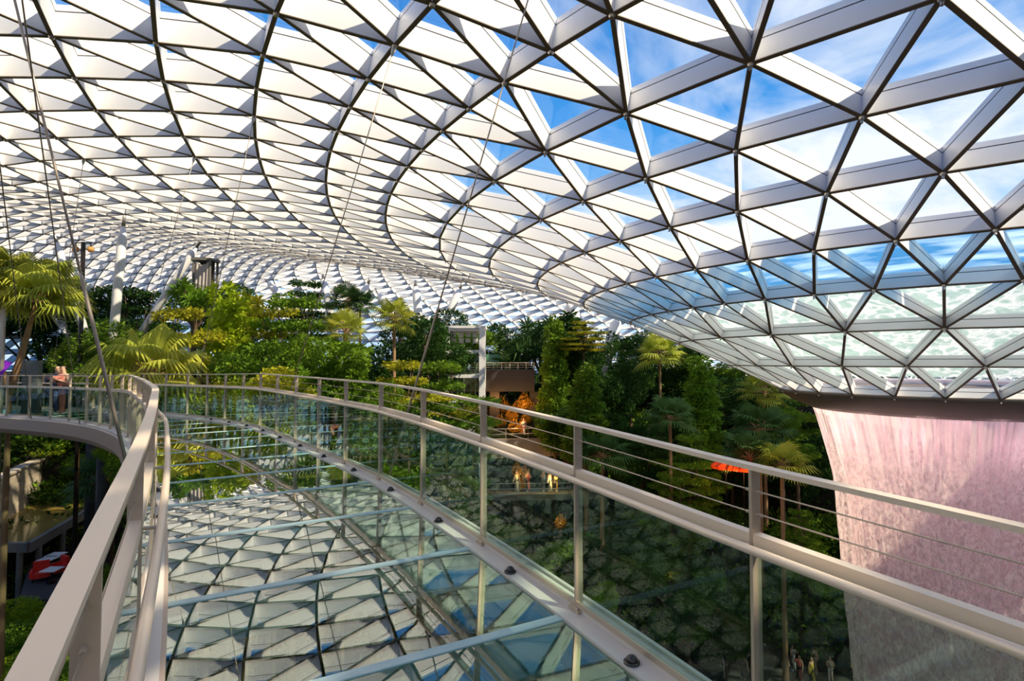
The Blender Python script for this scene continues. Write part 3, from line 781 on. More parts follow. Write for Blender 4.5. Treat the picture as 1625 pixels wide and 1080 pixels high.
for a in [
 ('broad', 'leaf_dark', 1, 150, 430, 50, 11, 9, 'dark broad tree'), ('broad', 'leaf_dark', 2, 75, 455, 52, 12, 9, 'dark broad tree'),
 ('tier', 'leaf_dark', 1, 215, 450, 47, 11, 8, 'dark tiered tree'), ('broad', 'leaf_mid', 3, 185, 500, 32, 7, 7, 'mid-green bushy tree'),
 ('tier', 'leaf_olive', 2, 285, 470, 33, 9, 9, 'olive tiered tree'), ('tier', 'leaf_olive', 3, 318, 505, 29, 7, 8, 'olive tiered tree'),
 ('column', 'leaf_lime', 1, 368, 458, 31, 4.6, 11, 'lime climber-covered tree'),
 ('broad', 'leaf_dark', 4, 350, 438, 40, 6, 6, 'dark broad tree'),
 ('tier', 'leaf_mid', 4, 470, 452, 32, 9.5, 8, 'mid-green tiered tree'), ('tier', 'leaf_olive', 5, 425, 470, 34, 8, 8, 'olive tiered tree'),
 ('broad', 'leaf_mid', 6, 440, 520, 28, 6, 7, 'mid-green bushy tree'), ('broad', 'leaf_mid', 7, 510, 540, 30, 6, 7, 'mid-green bushy tree'),
 ('tier', 'leaf_dark', 6, 487, 437, 42, 7.5, 5, 'dark tiered tree'),
 ('column', 'leaf_mid', 2, 560, 560, 29, 3.2, 8, 'mid-green climber-covered tree'),
 ('broad', 'leaf_olive', 8, 395, 560, 26, 5.5, 6, 'olive bushy tree'), ('broad', 'leaf_lime', 9, 335, 570, 25, 5, 6, 'lime bushy tree'),
 ('broad', 'leaf_dark', 10, 130, 545, 50, 9, 8, 'dark bushy tree'), ('tier', 'leaf_olive', 7, 265, 560, 27, 6, 6, 'olive tiered tree'),
 ('column', 'leaf_mid', 3, 470, 575, 27, 2.6, 7, 'mid-green climber-covered tree'),
 ('broad', 'leaf_mid', 10, 600, 585, 31, 5, 6, 'mid-green bushy tree'),
 ('broad', 'leaf_mid', 3, 300, 620, 24, 5.5, 6, 'mid-green bushy tree'), ('broad', 'leaf_olive', 5, 430, 630, 24, 5.5, 6, 'olive bushy tree'),
 ('broad', 'leaf_mid', 8, 540, 640, 26, 5.5, 7, 'mid-green bushy tree'),
 ('broad', 'leaf_dark', 12, 30, 530, 54, 11, 9, 'dark broad tree')]:
    P_(*a, G1)
P_('fan', 'leaf_palm_dark', 3, 551, 446, 38, 3.2, 2.6, 'small dark fan palm', G1, tr=.12)
P_('fan', 'leaf_palm_dark', 4, 572, 455, 39, 3.0, 2.4, 'small dark fan palm', G1, tr=.12)
P_('fan', 'leaf_palm', 5, 548, 488, 31, 3.0, 2.4, 'small green fan palm', G1, tr=.13)
P_('fan', 'leaf_palm', 6, 626, 466, 36, 3.4, 3.0, 'slim fan palm with a tall orange trunk', G1, tr=.14)
P_('spiky', 'leaf_mid', 1, 312, 425, 36, 3.4, 4, 'spiky-leaved tree', 'in front of the grey draped booth')
P_('spiky', 'leaf_olive', 2, 392, 450, 35, 3.0, 4, 'spiky-leaved tree', 'beside the lime climber-covered tree')
# behind and right of the lift tower
for a in [
 ('broad', 'leaf_dark', 1, 660, 500, 42, 9, 9, 'dark broad tree', G2), ('broad', 'leaf_dark', 4, 690, 478, 48, 8, 8, 'dark broad tree', G2),
 ('tier', 'leaf_mid', 4, 700, 560, 36, 9, 7, 'dark green tiered tree', G2), ('tier', 'leaf_olive', 1, 640, 560, 34, 7, 6, 'olive tiered tree', G2),
 ('broad', 'leaf_dark', 12, 640, 590, 32, 8, 8, 'dark broad tree', G2),
 ('broad', 'leaf_mid', 6, 745, 508, 62, 11, 7, 'mid-green broad tree', G3), ('broad', 'leaf_dark', 7, 795, 508, 60, 7, 8, 'dark broad tree', G3),
 ('spiky', 'leaf_palm_dark', 3, 830, 512, 56, 7, 7, 'dark screw pine on stilt roots', G3), ('spiky', 'leaf_palm_dark', 4, 858, 488, 60, 7, 7, 'dark screw pine on stilt roots', G3),
 ('column', 'leaf_mid', 1, 880, 505, 50, 3.6, 11, 'mid-green climber-covered tree', G2), ('column', 'leaf_dark', 3, 905, 500, 54, 6.5, 12, 'dark climber-covered tree', G2),
 ('broad', 'leaf_dark', 2, 905, 520, 55, 8, 9, 'dark broad tree', G2), ('broad', 'leaf_dark', 12, 958, 520, 52, 7.5, 10, 'dark broad tree', G2),
 ('tier', 'leaf_olive', 5, 926, 505, 50, 5.5, 3, 'olive tiered tree', G2),
 ('column', 'leaf_mid', 2, 930, 580, 44, 4, 7, 'mid-green climber-covered tree', G2),
 ('broad', 'leaf_dark', 1, 1030, 516, 66, 12, 8, 'dark broad tree', G3), ('broad', 'leaf_dark', 10, 1000, 555, 60, 7, 6, 'dark broad tree', G3),
 ('broad', 'leaf_dark', 4, 1085, 535, 64, 11, 8, 'dark broad tree', G3), ('broad', 'leaf_mid', 7, 1140, 550, 62, 9, 7, 'mid-green broad tree', G3),
 ('column', 'leaf_mid', 2, 1112, 568, 48, 4.4, 9, 'mid-green climber-covered tree', G2),
 ('broad', 'leaf_dark', 2, 1180, 590, 56, 10, 7, 'dark broad tree', G2), ('tier', 'leaf_mid', 6, 1250, 600, 58, 12, 9, 'mid-green tiered tree', G2),
 ('broad', 'leaf_dark', 12, 1240, 650, 52, 10, 9, 'dark broad tree', G2), ('tier', 'leaf_dark', 1, 1160, 630, 52, 9, 8, 'dark tiered tree', G2),
 ('tier', 'leaf_mid', 6, 1095, 680, 44, 7, 6, 'mid-green tiered tree', G2), ('tier', 'leaf_mid', 4, 1070, 740, 42, 8, 6, 'mid-green tiered tree', G2),
 ('broad', 'leaf_dark', 10, 1010, 640, 48, 8, 8, 'dark broad tree', G2), ('broad', 'leaf_dark', 1, 900, 620, 50, 7, 7, 'dark broad tree', G2),
 ('broad', 'leaf_mid', 9, 1265, 688, 46, 3.2, 3, 'small bright green tree', G2), ('broad', 'leaf_mid', 3, 1240, 640, 47, 3.0, 3, 'small bright green tree', G2),
 ('tier', 'leaf_mid', 3, 1270, 800, 44, 5, 5, 'mid-green tiered tree', G2),
 ('broad', 'leaf_dark', 12, 980, 820, 38, 7, 6, 'dark broad tree', G4), ('broad', 'leaf_mid', 8, 850, 850, 36, 6, 5, 'mid-green bushy tree', G4),
 ('broad', 'leaf_mid', 9, 760, 790, 34, 6, 5, 'mid-green bushy tree', G4), ('tier', 'leaf_mid', 2, 700, 700, 33, 7, 6, 'mid-green tiered tree', G4),
 ('broad', 'leaf_dark', 7, 1090, 900, 38, 6, 5, 'dark broad tree', G4), ('broad', 'leaf_mid', 10, 950, 920, 34, 3, 3, 'bright green bushy tree', G4),
 ('broad', 'leaf_dark', 2, 1040, 830, 42, 7, 6, 'dark broad tree', G4), ('broad', 'leaf_mid', 6, 600, 720, 28, 6, 6, 'mid-green bushy tree', G4),
 ('broad', 'leaf_dark', 10, 1150, 960, 38, 5, 4, 'dark broad tree', G4), ('broad', 'leaf_mid', 3, 1290, 870, 42, 5, 4, 'mid-green bushy tree', G4),
 ('broad', 'leaf_lime', 5, 95, 690, 47.5, 6, 3, 'lime bushy tree', 'above the pond wall'), ('broad', 'leaf_mid', 7, 150, 715, 46, 6, 4, 'mid-green bushy tree', 'beside the pond'),
 ('broad', 'leaf_lime', 3, 40, 700, 47, 6, 3, 'lime bushy tree', 'above the pond wall'),
 ('broad', 'leaf_lime', 8, 8, 930, 28, 4.2, 4, 'lime bushy tree', 'at the lower left corner'), ('broad', 'leaf_mid', 2, 95, 965, 26, 4.2, 4, 'mid-green bushy tree', 'at the lower left corner'),
 ('broad', 'leaf_mid', 6, 130, 1000, 24, 4, 4, 'mid-green bushy tree', 'at the lower left corner'), ('broad', 'leaf_lime', 9, 40, 1010, 24, 4, 4, 'lime bushy tree', 'at the lower left corner'),
 ('broad', 'leaf_mid', 10, 190, 880, 26, 4, 5, 'mid-green bushy tree', 'beside the pond')]:
    P_(*a)
for a in [(1047, 534, 50, 5.0, 'slim fan palm with a tall pale trunk', 'leaf_palm'), (1063, 630, 42, 4.4, 'fan palm with a short bare trunk', 'leaf_palm_dark'),
          (1212, 592, 48, 5.0, 'slim fan palm under the funnel', 'leaf_palm'), (1205, 650, 44, 5.5, 'spreading dark fan palm', 'leaf_palm_dark'),
          (1190, 690, 40, 5.0, 'spreading dark fan palm', 'leaf_palm_dark'), (1240, 700, 38, 4.2, 'pale fan palm', 'leaf_palm'),
          (955, 690, 42, 5.0, 'spreading dark fan palm', 'leaf_palm_dark'), (712, 705, 30, 3.4, 'pale fan palm seen through the railing glass', 'leaf_palm'),
          (740, 640, 38, 4, 'bright fan palm', 'leaf_palm'), (175, 722, 34, 5, 'dark spreading palm', 'leaf_palm_dark')]:
    P_('fan', a[5], int(a[0]) % 5+1, a[0], a[1], a[2], a[3], 3, a[4], G2 if a[0] > 600 else 'beside the pond', tr=.15)
# undergrowth: thousands of small leaf clumps on the terraces (nobody could count them)
def undergrowth():
    P = []
    r2 = random.Random(5)
    tries = 0
    while len(P) < 2600 and tries < 60000:
        tries += 1
        a = r2.uniform(-.95, 1.25)*1.0; d = r2.uniform(24, 66)
        x = d*math.sin(a); y = d*math.cos(a)*1.0
        if y < 12: continue
        z = ground_z(x, y)
        dd = math.hypot(x-GX, y-GY)/dfac(math.atan2(x-GX, y-GY))
        if dd < 26.8 or dd > 62: continue
        q = proj((x, y, z+1))
        if not (-150 < q[0] < 1500): continue
        if -42 < x < -21 and 28 < y < 43 and -12 < z < -10: continue
        if -34 < x < -20 and 25 < y < 37: continue
        P.append((x, y, z))
    P = np.array(P); n = 130; m = len(P)
    v, q = in_ball(n*m, .3)
    sc_ = rng.uniform(.6, 1.5, m).repeat(n)[:, None]
    pts = P.repeat(n, 0) + q*np.array([1.5, 1.5, .9])*sc_ + np.array([0, 0, .5])
    pts[:, 2] += rng.uniform(0, .3, len(pts))
    V, F = leaves(pts, v*np.array([1, 1, .6]) + rng.normal(size=(n*m, 3))*.5, .42, .5)
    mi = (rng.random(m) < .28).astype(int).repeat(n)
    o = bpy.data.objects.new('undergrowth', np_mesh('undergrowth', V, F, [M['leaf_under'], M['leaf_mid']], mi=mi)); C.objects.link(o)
    tag(o, 'dense low shrubs covering the terraces', 'undergrowth', kind='stuff')
    # leaves hanging over the terrace walls
    P = []
    edges = [t for t in TERR if t[0] in (26.4, 32.9, 38.9, 44.9, 49.9)]
    for (d, z) in edges:
        for i in range(420):
            a = 2*math.pi*i/420 + r2.uniform(-.01, .01); w = d*dfac(a); x = GX + w*math.sin(a); y = GY + w*math.cos(a)
            if y < 12: continue
            if r2.random() < .35: continue
            P.append((x, y, z))
    P = np.array(P); m = len(P); n = 70; v, q = in_ball(n*m, .3)
    pts = P.repeat(n, 0) + q*np.array([.9, .9, 1.5])*rng.uniform(.6, 1.4, m).repeat(n)[:, None] - np.array([0, 0, .7])
    V, F = leaves(pts, v + rng.normal(size=(n*m, 3))*.5 + np.array([0, 0, -.5]), .38, .5)
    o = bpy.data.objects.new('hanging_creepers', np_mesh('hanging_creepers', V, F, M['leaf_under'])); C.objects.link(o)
    tag(o, 'leafy creepers hanging over the terrace walls', 'creepers', kind='stuff')
undergrowth()

# ------------------------------------------------------------------ things in the garden
def on_plane(px, py, z):
    d = ray(px, py); return d*(z/d.z)
def prism(mb, poly, z0, z1, mi=0):
    n = len(poly); vs = [(p[0], p[1], z0) for p in poly] + [(p[0], p[1], z1) for p in poly]
    mb.add(vs, [tuple(range(n-1, -1, -1)), tuple(range(n, 2*n))] + [(i, (i+1) % n, (i+1) % n+n, i+n) for i in range(n)], mi); return mb
# pond on a raised tank, pale stone wall behind it
pz = -10.6
pond_poly = [on_plane(*q, pz) for q in ((-90, 861), (46, 863), (120, 820), (176, 788), (150, 776), (72, 783), (0, 826), (-90, 880))]
pond_poly = [on_plane(*q, pz) for q in ((-60, 862), (46, 863), (120, 820), (176, 788), (150, 776), (72, 783), (14, 816), (-60, 845))]
pond = empty('pond', tuple(pond_poly[1])); tag(pond, 'raised pond of dark golden water with a thin stone edge, at the left edge', 'pond')
mb = MB(); prism(mb, pond_poly, pz-.02, pz); under(mb.build('water', M['pond']), pond)
mb = MB(); cpt = sum((Vector(p) for p in pond_poly), Vector())/len(pond_poly)
for i in range(len(pond_poly)):
    a = Vector(pond_poly[i]); b = Vector(pond_poly[(i+1) % len(pond_poly)]); mb.bar(a, b, .28, -.45, .10, Vector((0, 0, 1)))
prism(mb, pond_poly, pz-.5, pz-.04)
under(mb.build('tank', M['concrete']), pond)
for q in ((32, 862), (4, 862), (62, 855), (100, 833)):
    a = on_plane(*q, pz); mb = MB(); mb.tube([a - Vector((0, 0, .4)), Vector((a.x, a.y, ground_z(a.x, a.y)-.1))], .16, 10); under(mb.build('support_post', M['concrete']), pond)
wall_pts = [on_plane(*q, pz) for q in ((-70, 866), (0, 826), (40, 800), (74, 781))]
mb = MB()
for i in range(3):
    a, b = wall_pts[i], wall_pts[i+1]
    for c in range(4):
        mb.bar(a, b, .5 - .05*(c % 2), .0 + c*.72 - (1.2 if c == 0 else 0), c*.72+.69, Vector((0, 0, 1)), 0)
        mb.bar(a, b, .40, c*.72+.69, c*.72+.72, Vector((0, 0, 1)), 1)
    mb.bar(a, b, .7, 2.88, 3.02, Vector((0, 0, 1)), 0)
w = mb.build('garden_wall', [M['stone'], M['terrace_wall']]); w['kind'] = 'thing'; tag(w, 'pale sunlit stone wall rising behind the pond at the left edge', 'wall')
rock = random.Random(3)
def boulder(px, py, z, r, label):
    p = on_plane(px, py, z); bm = bmesh.new(); bmesh.ops.create_icosphere(bm, subdivisions=3, radius=r)
    for v in bm.verts:
        v.co *= 1 + .22*math.sin(v.co.x*5/r+px)*math.cos(v.co.y*4/r) + rock.uniform(-.04, .04); v.co.z *= .75
    me = bpy.data.meshes.new('boulder'); bm.to_mesh(me); bm.free(); me.materials.append(M['stone'])
    o = bpy.data.objects.new('boulder', me); C.objects.link(o); o.location = (p.x, p.y, z + r*.4); tag(o, label, 'rock')
boulder(152, 786, pz, 1.0, 'pale boulder at the far corner of the pond')
boulder(166, 800, pz-1.5, 1.5, 'larger boulder at the right end of the pond, beside the railing')
# cafe corner below the pond
def lounge(px, py, z, rz_, m_, label):
    p = on_plane(px, py, z); g = z; root = empty('armchair', (p.x, p.y, g), rz_); tag(root, label, 'chair', 'red armchairs below the pond')
    MB().box((0, 0, .32), (.36, .36, .12)).build('seat', m_, root); MB().box((0, .34, .62), (.36, .08, .36)).build('backrest', m_, root)
    for sx in (-1, 1): MB().box((sx*.40, 0, .42), (.06, .38, .18)).build('armrest', m_, root)
    for sx in (-1, 1):
        for sy in (-1, 1): MB().tube([(sx*.3, sy*.3, 0), (sx*.3, sy*.3, .2)], .03, 6).build('leg', M['black'], root)
M['red'] = mat('red_fabric', (0.80, 0.03, 0.02), rough=.6); M['white'] = mat('white_paint', (0.8, 0.78, 0.74), rough=.5)
GZ = -12.3
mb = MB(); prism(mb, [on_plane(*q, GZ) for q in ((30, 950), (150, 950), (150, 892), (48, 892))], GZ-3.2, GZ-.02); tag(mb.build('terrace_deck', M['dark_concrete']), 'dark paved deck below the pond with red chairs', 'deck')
lounge(64, 920, GZ, .6, M['red'], 'red armchair on the dark deck below the pond, left one')
lounge(92, 911, GZ, -.5, M['red'], 'red armchair on the dark deck below the pond, beside the railing')
for i, (px, py, w_) in enumerate(((88, 899, 'farthest'), (76, 906, 'middle'), (82, 924, 'nearest'))):
    p = on_plane(px, py, GZ); root = empty('cafe_table', (p.x, p.y, GZ)); tag(root, 'small white cafe table below the pond, %s of three' % w_, 'table', 'white cafe tables below the pond')
    mb = MB(); mb.box((0, 0, .73), (.42, .42, .02)); mb.build('tabletop', M['white'], root); MB().tube([(0, 0, .03), (0, 0, .72)], .035, 8).build('pedestal', M['black'], root)
    MB().tube([(0, 0, 0), (0, 0, .03)], .24, 14).build('base', M['black'], root)

# steel tube columns that carry the roof
def roof_hit(px, py):
    h = ROOF_BVH.ray_cast(Vector((0, 0, 0)), ray(px, py))
    return h[0]
cols = [((197, 345), (178, 556), .30, 'thick white tube column, nearly upright, left of the slanting one'),
        ((317, 384), (228, 522), .25, 'white tube column leaning right above the low fan palm'),
        ((87, 374), (124, 492), .25, 'white tube column leaning left behind the thick dark cable'),
        ((60, 455), (92, 505), .25, 'short stretch of white tube column beside the large fan palm'),
        ((512, 437), (521, 482), .26, 'pale tube column above the mid-green tiered tree'),
        ((586, 444), (547, 545), .28, 'pale tube column leaning right beside the slim tall palm'),
        ((422, 444), (438, 462), .24, 'tip of a tube column leaning left over the grove'),
        ((597, 460), (613, 485), .22, 'short pale tube leaning left, left of the tall slim palm'),
        ((659, 448), (667, 527), .30, 'upright tube column right of the tall slim palm'),
        ((732, 452), (695, 538), .28, 'tube column leaning right above the lift tower'),
        ((899, 474), (940, 556), .40, 'grey tube column leaning left below the funnel edge'),
        ((982, 500), (964, 562), .42, 'grey tube column leaning right, rightmost of all')]
for (tp, bt, r_, lab) in cols:
    T = roof_hit(*tp)
    if tp[0] > 850: T = at(tp[0], tp[1], 70)
    if T is None: continue
    dep = min(T.y, 70); T = T if T.y <= 70 else at(tp[0], tp[1], 70)
    B = at(bt[0], bt[1], dep*.985); d = (B - T).normalized(); L_ = (B-T).length
    gz = ground_z(B.x, B.y); ext = (B.z - gz)/(-d.z) if d.z < -.05 else 3
    E_ = B + d*min(ext, 4); sc_ = dep/38*r_/.25*.24
    root = empty('roof_column', tuple(E_)); tag(root, lab, 'column', 'tube columns carrying the roof')
    U = T + (T-B).normalized()*.25
    gz = ground_z(E_.x, E_.y)
    under(MB().tube([(E_.x, E_.y, gz-.2), (E_.x, E_.y, E_.z+.2)], .38, 12).build('pier', M['dark_concrete'], smooth=True), root)
    tb_ = under(MB().tube([E_, T + d*1.3, T + d*.55], [sc_, sc_, sc_*.45], 16).build('tube', M['white_steel'], smooth=True), root)
    hd_ = MB().tube([T + d*.6, T, U], [sc_*.45, sc_*.35, sc_*.35], 10).build('head', M['steel'], smooth=True); hd_.parent = tb_; root['kind'] = 'thing'

# the glass lift tower
LT = Vector((at(740, 560, 48).x, 48, 0)); zt = at(740, 521, 48).z; zb = ground_z(LT.x, LT.y)
lt = empty('lift_tower', (LT.x, LT.y, zb)); tag(lt, 'white steel and glass lift tower with machinery boxes at its top', 'tower'); hgt = zt - zb
mb = MB()
for sx in (-1, 1):
    for sy in (-1, 1): mb.box((sx*1.42, sy*1.4, hgt/2), (.17, .17, hgt/2))
mb.box((1.42, -1.4, hgt/2), (.24, .24, hgt/2)); mb.build('frame_posts', M['white_steel'], lt)
z = hgt
lv = [hgt-.15, hgt-2.0, hgt-4.0, hgt-6, hgt-8.5, hgt-11, hgt-13.5]
for z in lv:
    mb = MB()
    for s_ in (-1, 1): mb.box((0, s_*1.4, z), (1.4, .12, .14)); mb.box((s_*1.42, 0, z), (.12, 1.4, .14))
    mb.build('ring_beam', M['white_steel'], lt)
mb = MB(); mb.box((0, 0, hgt+.04), (1.7, 1.65, .10)); mb.build('roof_plate', M['white_steel'], lt)
r4 = random.Random(4)
for i in range(9):
    MB().box((-1.0+ (i % 4)*.6, -.9 + .3*(i % 3), hgt-.55-(i//4)*.5), (.2, .18, .17+.05*(i % 2))).build('machinery_box', M['white' if i % 2 else 'steel'], lt)
mb = MB()
for x in (-.6, -.2, .2, .6): mb.box((x+.2, -.2, (hgt-2)/2), (.04, .04, (hgt-2)/2))
mb.build('guide_rails', M['steel'], lt)
MB().box((-.55, .2, (hgt-2)/2), (.35, .8, (hgt-2)/2)).build('shaft_core', M['concrete'], lt)
MB().box((0, -1.5, (hgt-2)/2), (1.25, .015, (hgt-2)/2)).build('glass_wall', M['panel_glass'], lt)

# concrete terrace block right of the lift tower with a railing on top
def block(name, pxa, pxb, ya, yb, dep, th, m_, label, cat):
    a = at(pxa, ya, dep); b = at(pxb, yb, dep); mb = MB(); mb.box(((a.x+b.x)/2, dep+th/2, (a.z+b.z)/2), (abs(b.x-a.x)/2, th/2, abs(a.z-b.z)/2))
    o = mb.build(name, m_); 
    if label: tag(o, label, cat)
    return o
def rail_run(pts, hgt_, label, m_, n_post, name='guard_rail'):
    root = empty(name, tuple(pts[0])); tag(root, label, 'railing'); up = Vector((0, 0, 1))
    for k, z in enumerate((hgt_, hgt_*.66, hgt_*.33)):
        mb = MB()
        for a, b in zip(pts, pts[1:]): mb.tube([Vector(a)+up*z, Vector(b)+up*z], .035 if k == 0 else .018, 6)
        under(mb.build('top_rail' if k == 0 else 'rail', m_), root)
    L_ = [0]; 
    for a, b in zip(pts, pts[1:]): L_.append(L_[-1] + (Vector(b)-Vector(a)).length)
    for i in range(n_post):
        t = L_[-1]*i/(n_post-1); k = max(q for q in range(len(L_)-1) if L_[q] <= t+1e-6) if t < L_[-1] else len(L_)-2
        a = Vector(pts[k]); b = Vector(pts[k+1]); p = a + (b-a)*((t-L_[k])/max(1e-6, L_[k+1]-L_[k]))
        under(MB().tube([p, p+up*hgt_], .03, 6).build('post', m_), root)
    return root
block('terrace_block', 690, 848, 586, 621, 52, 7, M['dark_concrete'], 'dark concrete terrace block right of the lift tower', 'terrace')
for px in (848, 785, 700):
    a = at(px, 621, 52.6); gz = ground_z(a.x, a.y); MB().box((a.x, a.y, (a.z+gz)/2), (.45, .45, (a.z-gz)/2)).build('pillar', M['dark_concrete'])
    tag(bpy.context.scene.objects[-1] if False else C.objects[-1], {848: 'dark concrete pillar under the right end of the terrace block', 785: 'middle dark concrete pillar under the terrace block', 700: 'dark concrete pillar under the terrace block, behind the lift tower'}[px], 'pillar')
rail_run([at(692, 586, 52.1), at(848, 586, 52.1)], .62, 'thin pale guard rail on top of the dark terrace block', M['rail_steel'], 13)
M['green_glass'] = mat('green_screen', (0.16, 0.36, 0.22), rough=.4); M['yellow_screen'] = mat('yellow_screen', (0.36, 0.40, 0.14), rough=.5)
block('screen_panel', 769, 793, 562, 580, 55, .1, M['green_glass'], 'green screen panel on the terrace behind the guard rail', 'screen')
block('screen_panel', 795, 812, 560, 578, 55.3, .1, M['yellow_screen'], 'yellowish screen panel on the terrace behind the guard rail', 'screen')
# planted bank with golden uplit shrubs beneath the terrace block
mb = MB(); A = [at(700, 648, 54), at(850, 642, 54), at(858, 692, 50), at(700, 692, 50)]
mb.add([*A, *[Vector((p.x, p.y, ground_z(p.x, p.y)-.2)) for p in A]], [(0, 3, 2, 1), (0, 1, 5, 4), (1, 2, 6, 5), (2, 3, 7, 6), (3, 0, 4, 7)])
tag(mb.build('planted_bank', M['soil']), 'dark planted bank below the terrace block', 'bank')
sh = leaf_mesh('foliage', [(.0, 0, .45, .42, .42, .40), (.25, .1, .3, .3, .3, .28), (-.25, -.1, .3, .3, .3, .28)], 420, .16, M['leaf_uplit'], lo=.2)
sp = [(832, 630, 52), (846, 634, 52.5), (796, 636, 53), (784, 632, 53.6), (820, 641, 52.5), (812, 652, 52), (793, 664, 51.5), (834, 660, 51.5), (816, 673, 50.9), (826, 676, 50.8), (806, 645, 53.2), (776, 645, 53.5), (712, 645, 53), (722, 641, 53.4)]
def shrub(px, py, dep, s_, lab, grp):
    p = at(px, py, dep); root = empty('golden_shrub', tuple(p + Vector((0, 0, -.9*s_)))); tag(root, lab, 'shrub', grp)
    o = bpy.data.objects.new('foliage', sh); C.objects.link(o); o.parent = root; o.scale = (s_, s_, s_*1.5)
    MB().tube([(0, 0, -.6), (0, 0, .5*s_)], .05, 6).build('stem', M['bark'], root)
sp.sort()
for i, (px, py, dep) in enumerate(sp):
    shrub(px, py, dep, .85 + .3*((i*7) % 3)/2, 'golden shrub lit by garden lamps under the terrace block, %s from the left' % ordn[i], 'golden shrubs under the terrace block')
sp2 = [(820, 740, 49), (832, 744, 49), (827, 764, 48.5), (889, 822, 44), (880, 756, 49), (1064, 912, 42)]
for i, (px, py, dep) in enumerate(sp2):
    shrub(px, py, dep, .8, 'golden uplit shrub lower in the valley, %s of six from the left' % ordn[sorted(q[0] for q in sp2).index(px)], 'golden shrubs low in the valley')
amb = bpy.data.lights.new('garden_lamp', 'POINT'); amb.energy = 110; amb.color = (1.0, .50, .14); amb.shadow_soft_size = .15
for i, (px, py, dep) in enumerate(((786, 640, 51.4), (832, 644, 50.8), (818, 668, 49.6), (714, 652, 51.6), (826, 752, 47.5), (889, 830, 42.8), (1064, 918, 41), (880, 764, 47.8))):
    p = at(px, py, dep); root = empty('garden_lamp', tuple(p)); tag(root, 'small warm garden uplight in front of the golden shrubs, %s from the left' % ordn[sorted((786, 832, 818, 714, 826, 889, 1064, 880)).index(px)], 'lamp', 'garden uplights')
    MB().tube([(0, 0, -.5), (0, 0, -.12)], .02, 6).build('spike', M['black'], root); lh_ = MB().tube([(0, 0, -.12), (0, 0, .0)], [.07, .09], 10).build('lamp_head', M['black'], root)
    l = bpy.data.objects.new('bulb', amb); C.objects.link(l); l.parent = lh_; l.location = (0, 0, .12)

# walkways and decks in the shaded valley
def walkway(pts, width, th, label, m_=M['concrete'], rail=True, leg=True):
    root = empty('garden_walkway', tuple(pts[0])); tag(root, label, 'walkway'); mb = MB()
    for a, b in zip(pts, pts[1:]): mb.bar(a, b, width, -th, 0, Vector((0, 0, 1)))
    under(mb.build('deck', m_), root)
    mb = MB()
    for a, b in zip(pts, pts[1:]):
        d = (Vector(b)-Vector(a)).normalized(); s_ = Vector((d.y, -d.x, 0))*(width/2)
        if s_.y > 0: s_ = -s_
        for h in (.9, .45): mb.tube([Vector(a)+s_+Vector((0, 0, h)), Vector(b)+s_+Vector((0, 0, h))], .03, 6)
        n = max(1, int((Vector(b)-Vector(a)).length/1.6))
        for i in range(n+1):
            p = Vector(a) + (Vector(b)-Vector(a))*i/n + s_; mb.tube([p, p+Vector((0, 0, .9))], .02, 5)
    under(mb.build('parapet_rail', M['steel']), root)
    if leg:
        for p in pts:
            g = ground_z(p[0], p[1]); under(MB().tube([Vector(p)-Vector((0, 0, th)), Vector((p[0], p[1], g-.1))], .25, 10).build('support_post', M['dark_concrete']), root)
walkway([at(745, 696, 50), at(800, 694, 50.5), at(870, 692, 51), at(960, 690, 52)], 2.2, 1.6, 'raised concrete walkway with a thin rail below the golden shrubs')
walkway([at(752, 780, 48), at(820, 779, 48.5), at(900, 778, 49), at(960, 776, 50)], 2.4, .5, 'lower walkway in the valley where several people stand')
walkway([at(1030, 905, 42), at(1092, 912, 41.5)], 2.0, .5, 'short dark landing beside the white stair rail', M['dark_concrete'])
def stair_rail():
    a = at(1119, 978, 40); b = at(1149, 1051, 37.5); root = empty('stair_rail', tuple(b)); tag(root, 'white stair handrail descending to the valley floor', 'railing'); up = Vector((0, 0, .0))
    under(MB().tube([at(1098, 977, 40.3), a, b], .05, 8).build('handrail', M['white']), root)
    for i in range(6):
        p = a + (b-a)*i/5; under(MB().tube([p, p-Vector((0, 0, .95))], .025, 6).build('baluster', M['white']), root)
    mb = MB()
    for i in range(10):
        p = a + (b-a)*i/9 - Vector((.9, 0, 1.05)); mb.box(p, (.9, .3, .10))
    o = under(mb.build('flight', M['dark_concrete']), root)
stair_rail()
M['red_canopy'] = mat('red_canopy', (0.85, 0.10, 0.02), rough=.6, trans=.4)
def canopy(px, py, dep, w_, label):
    p = at(px, py, dep); g = ground_z(p.x, p.y); root = empty('market_umbrella', (p.x, p.y, g)); tag(root, label, 'umbrella', 'red umbrellas on the hillside'); h = p.z - g
    mb = MB(); n = 8
    vs = [(0, 0, h+.35)] + [(w_*math.cos(2*math.pi*i/n), w_*math.sin(2*math.pi*i/n), h-.1) for i in range(n)] + [(w_*math.cos(2*math.pi*i/n), w_*math.sin(2*math.pi*i/n), h-.32) for i in range(n)]
    mb.add(vs, [(0, 1+i, 1+(i+1) % n) for i in range(n)] + [(1+i, 1+n+i, 1+n+(i+1) % n, 1+(i+1) % n) for i in range(n)]); mb.build('canopy', M['red_canopy'], root)
    MB().tube([(0, 0, 0), (0, 0, h+.3)], .04, 8).build('pole', M['black'], root)
    l = bpy.data.objects.new('bulb', bpy.data.lights.new('umbrella_lamp', 'POINT')); l.data.energy = 60; l.data.color = (1, .5, .2); C.objects.link(l); l.parent = root; l.location = (0, -.5, h-.5)
canopy(1152, 735, 40, 1.05, 'red umbrella on the shaded hillside, left of the pair'); canopy(1180, 738, 40, 1.0, 'red umbrella on the shaded hillside, beside the nearest railing post')

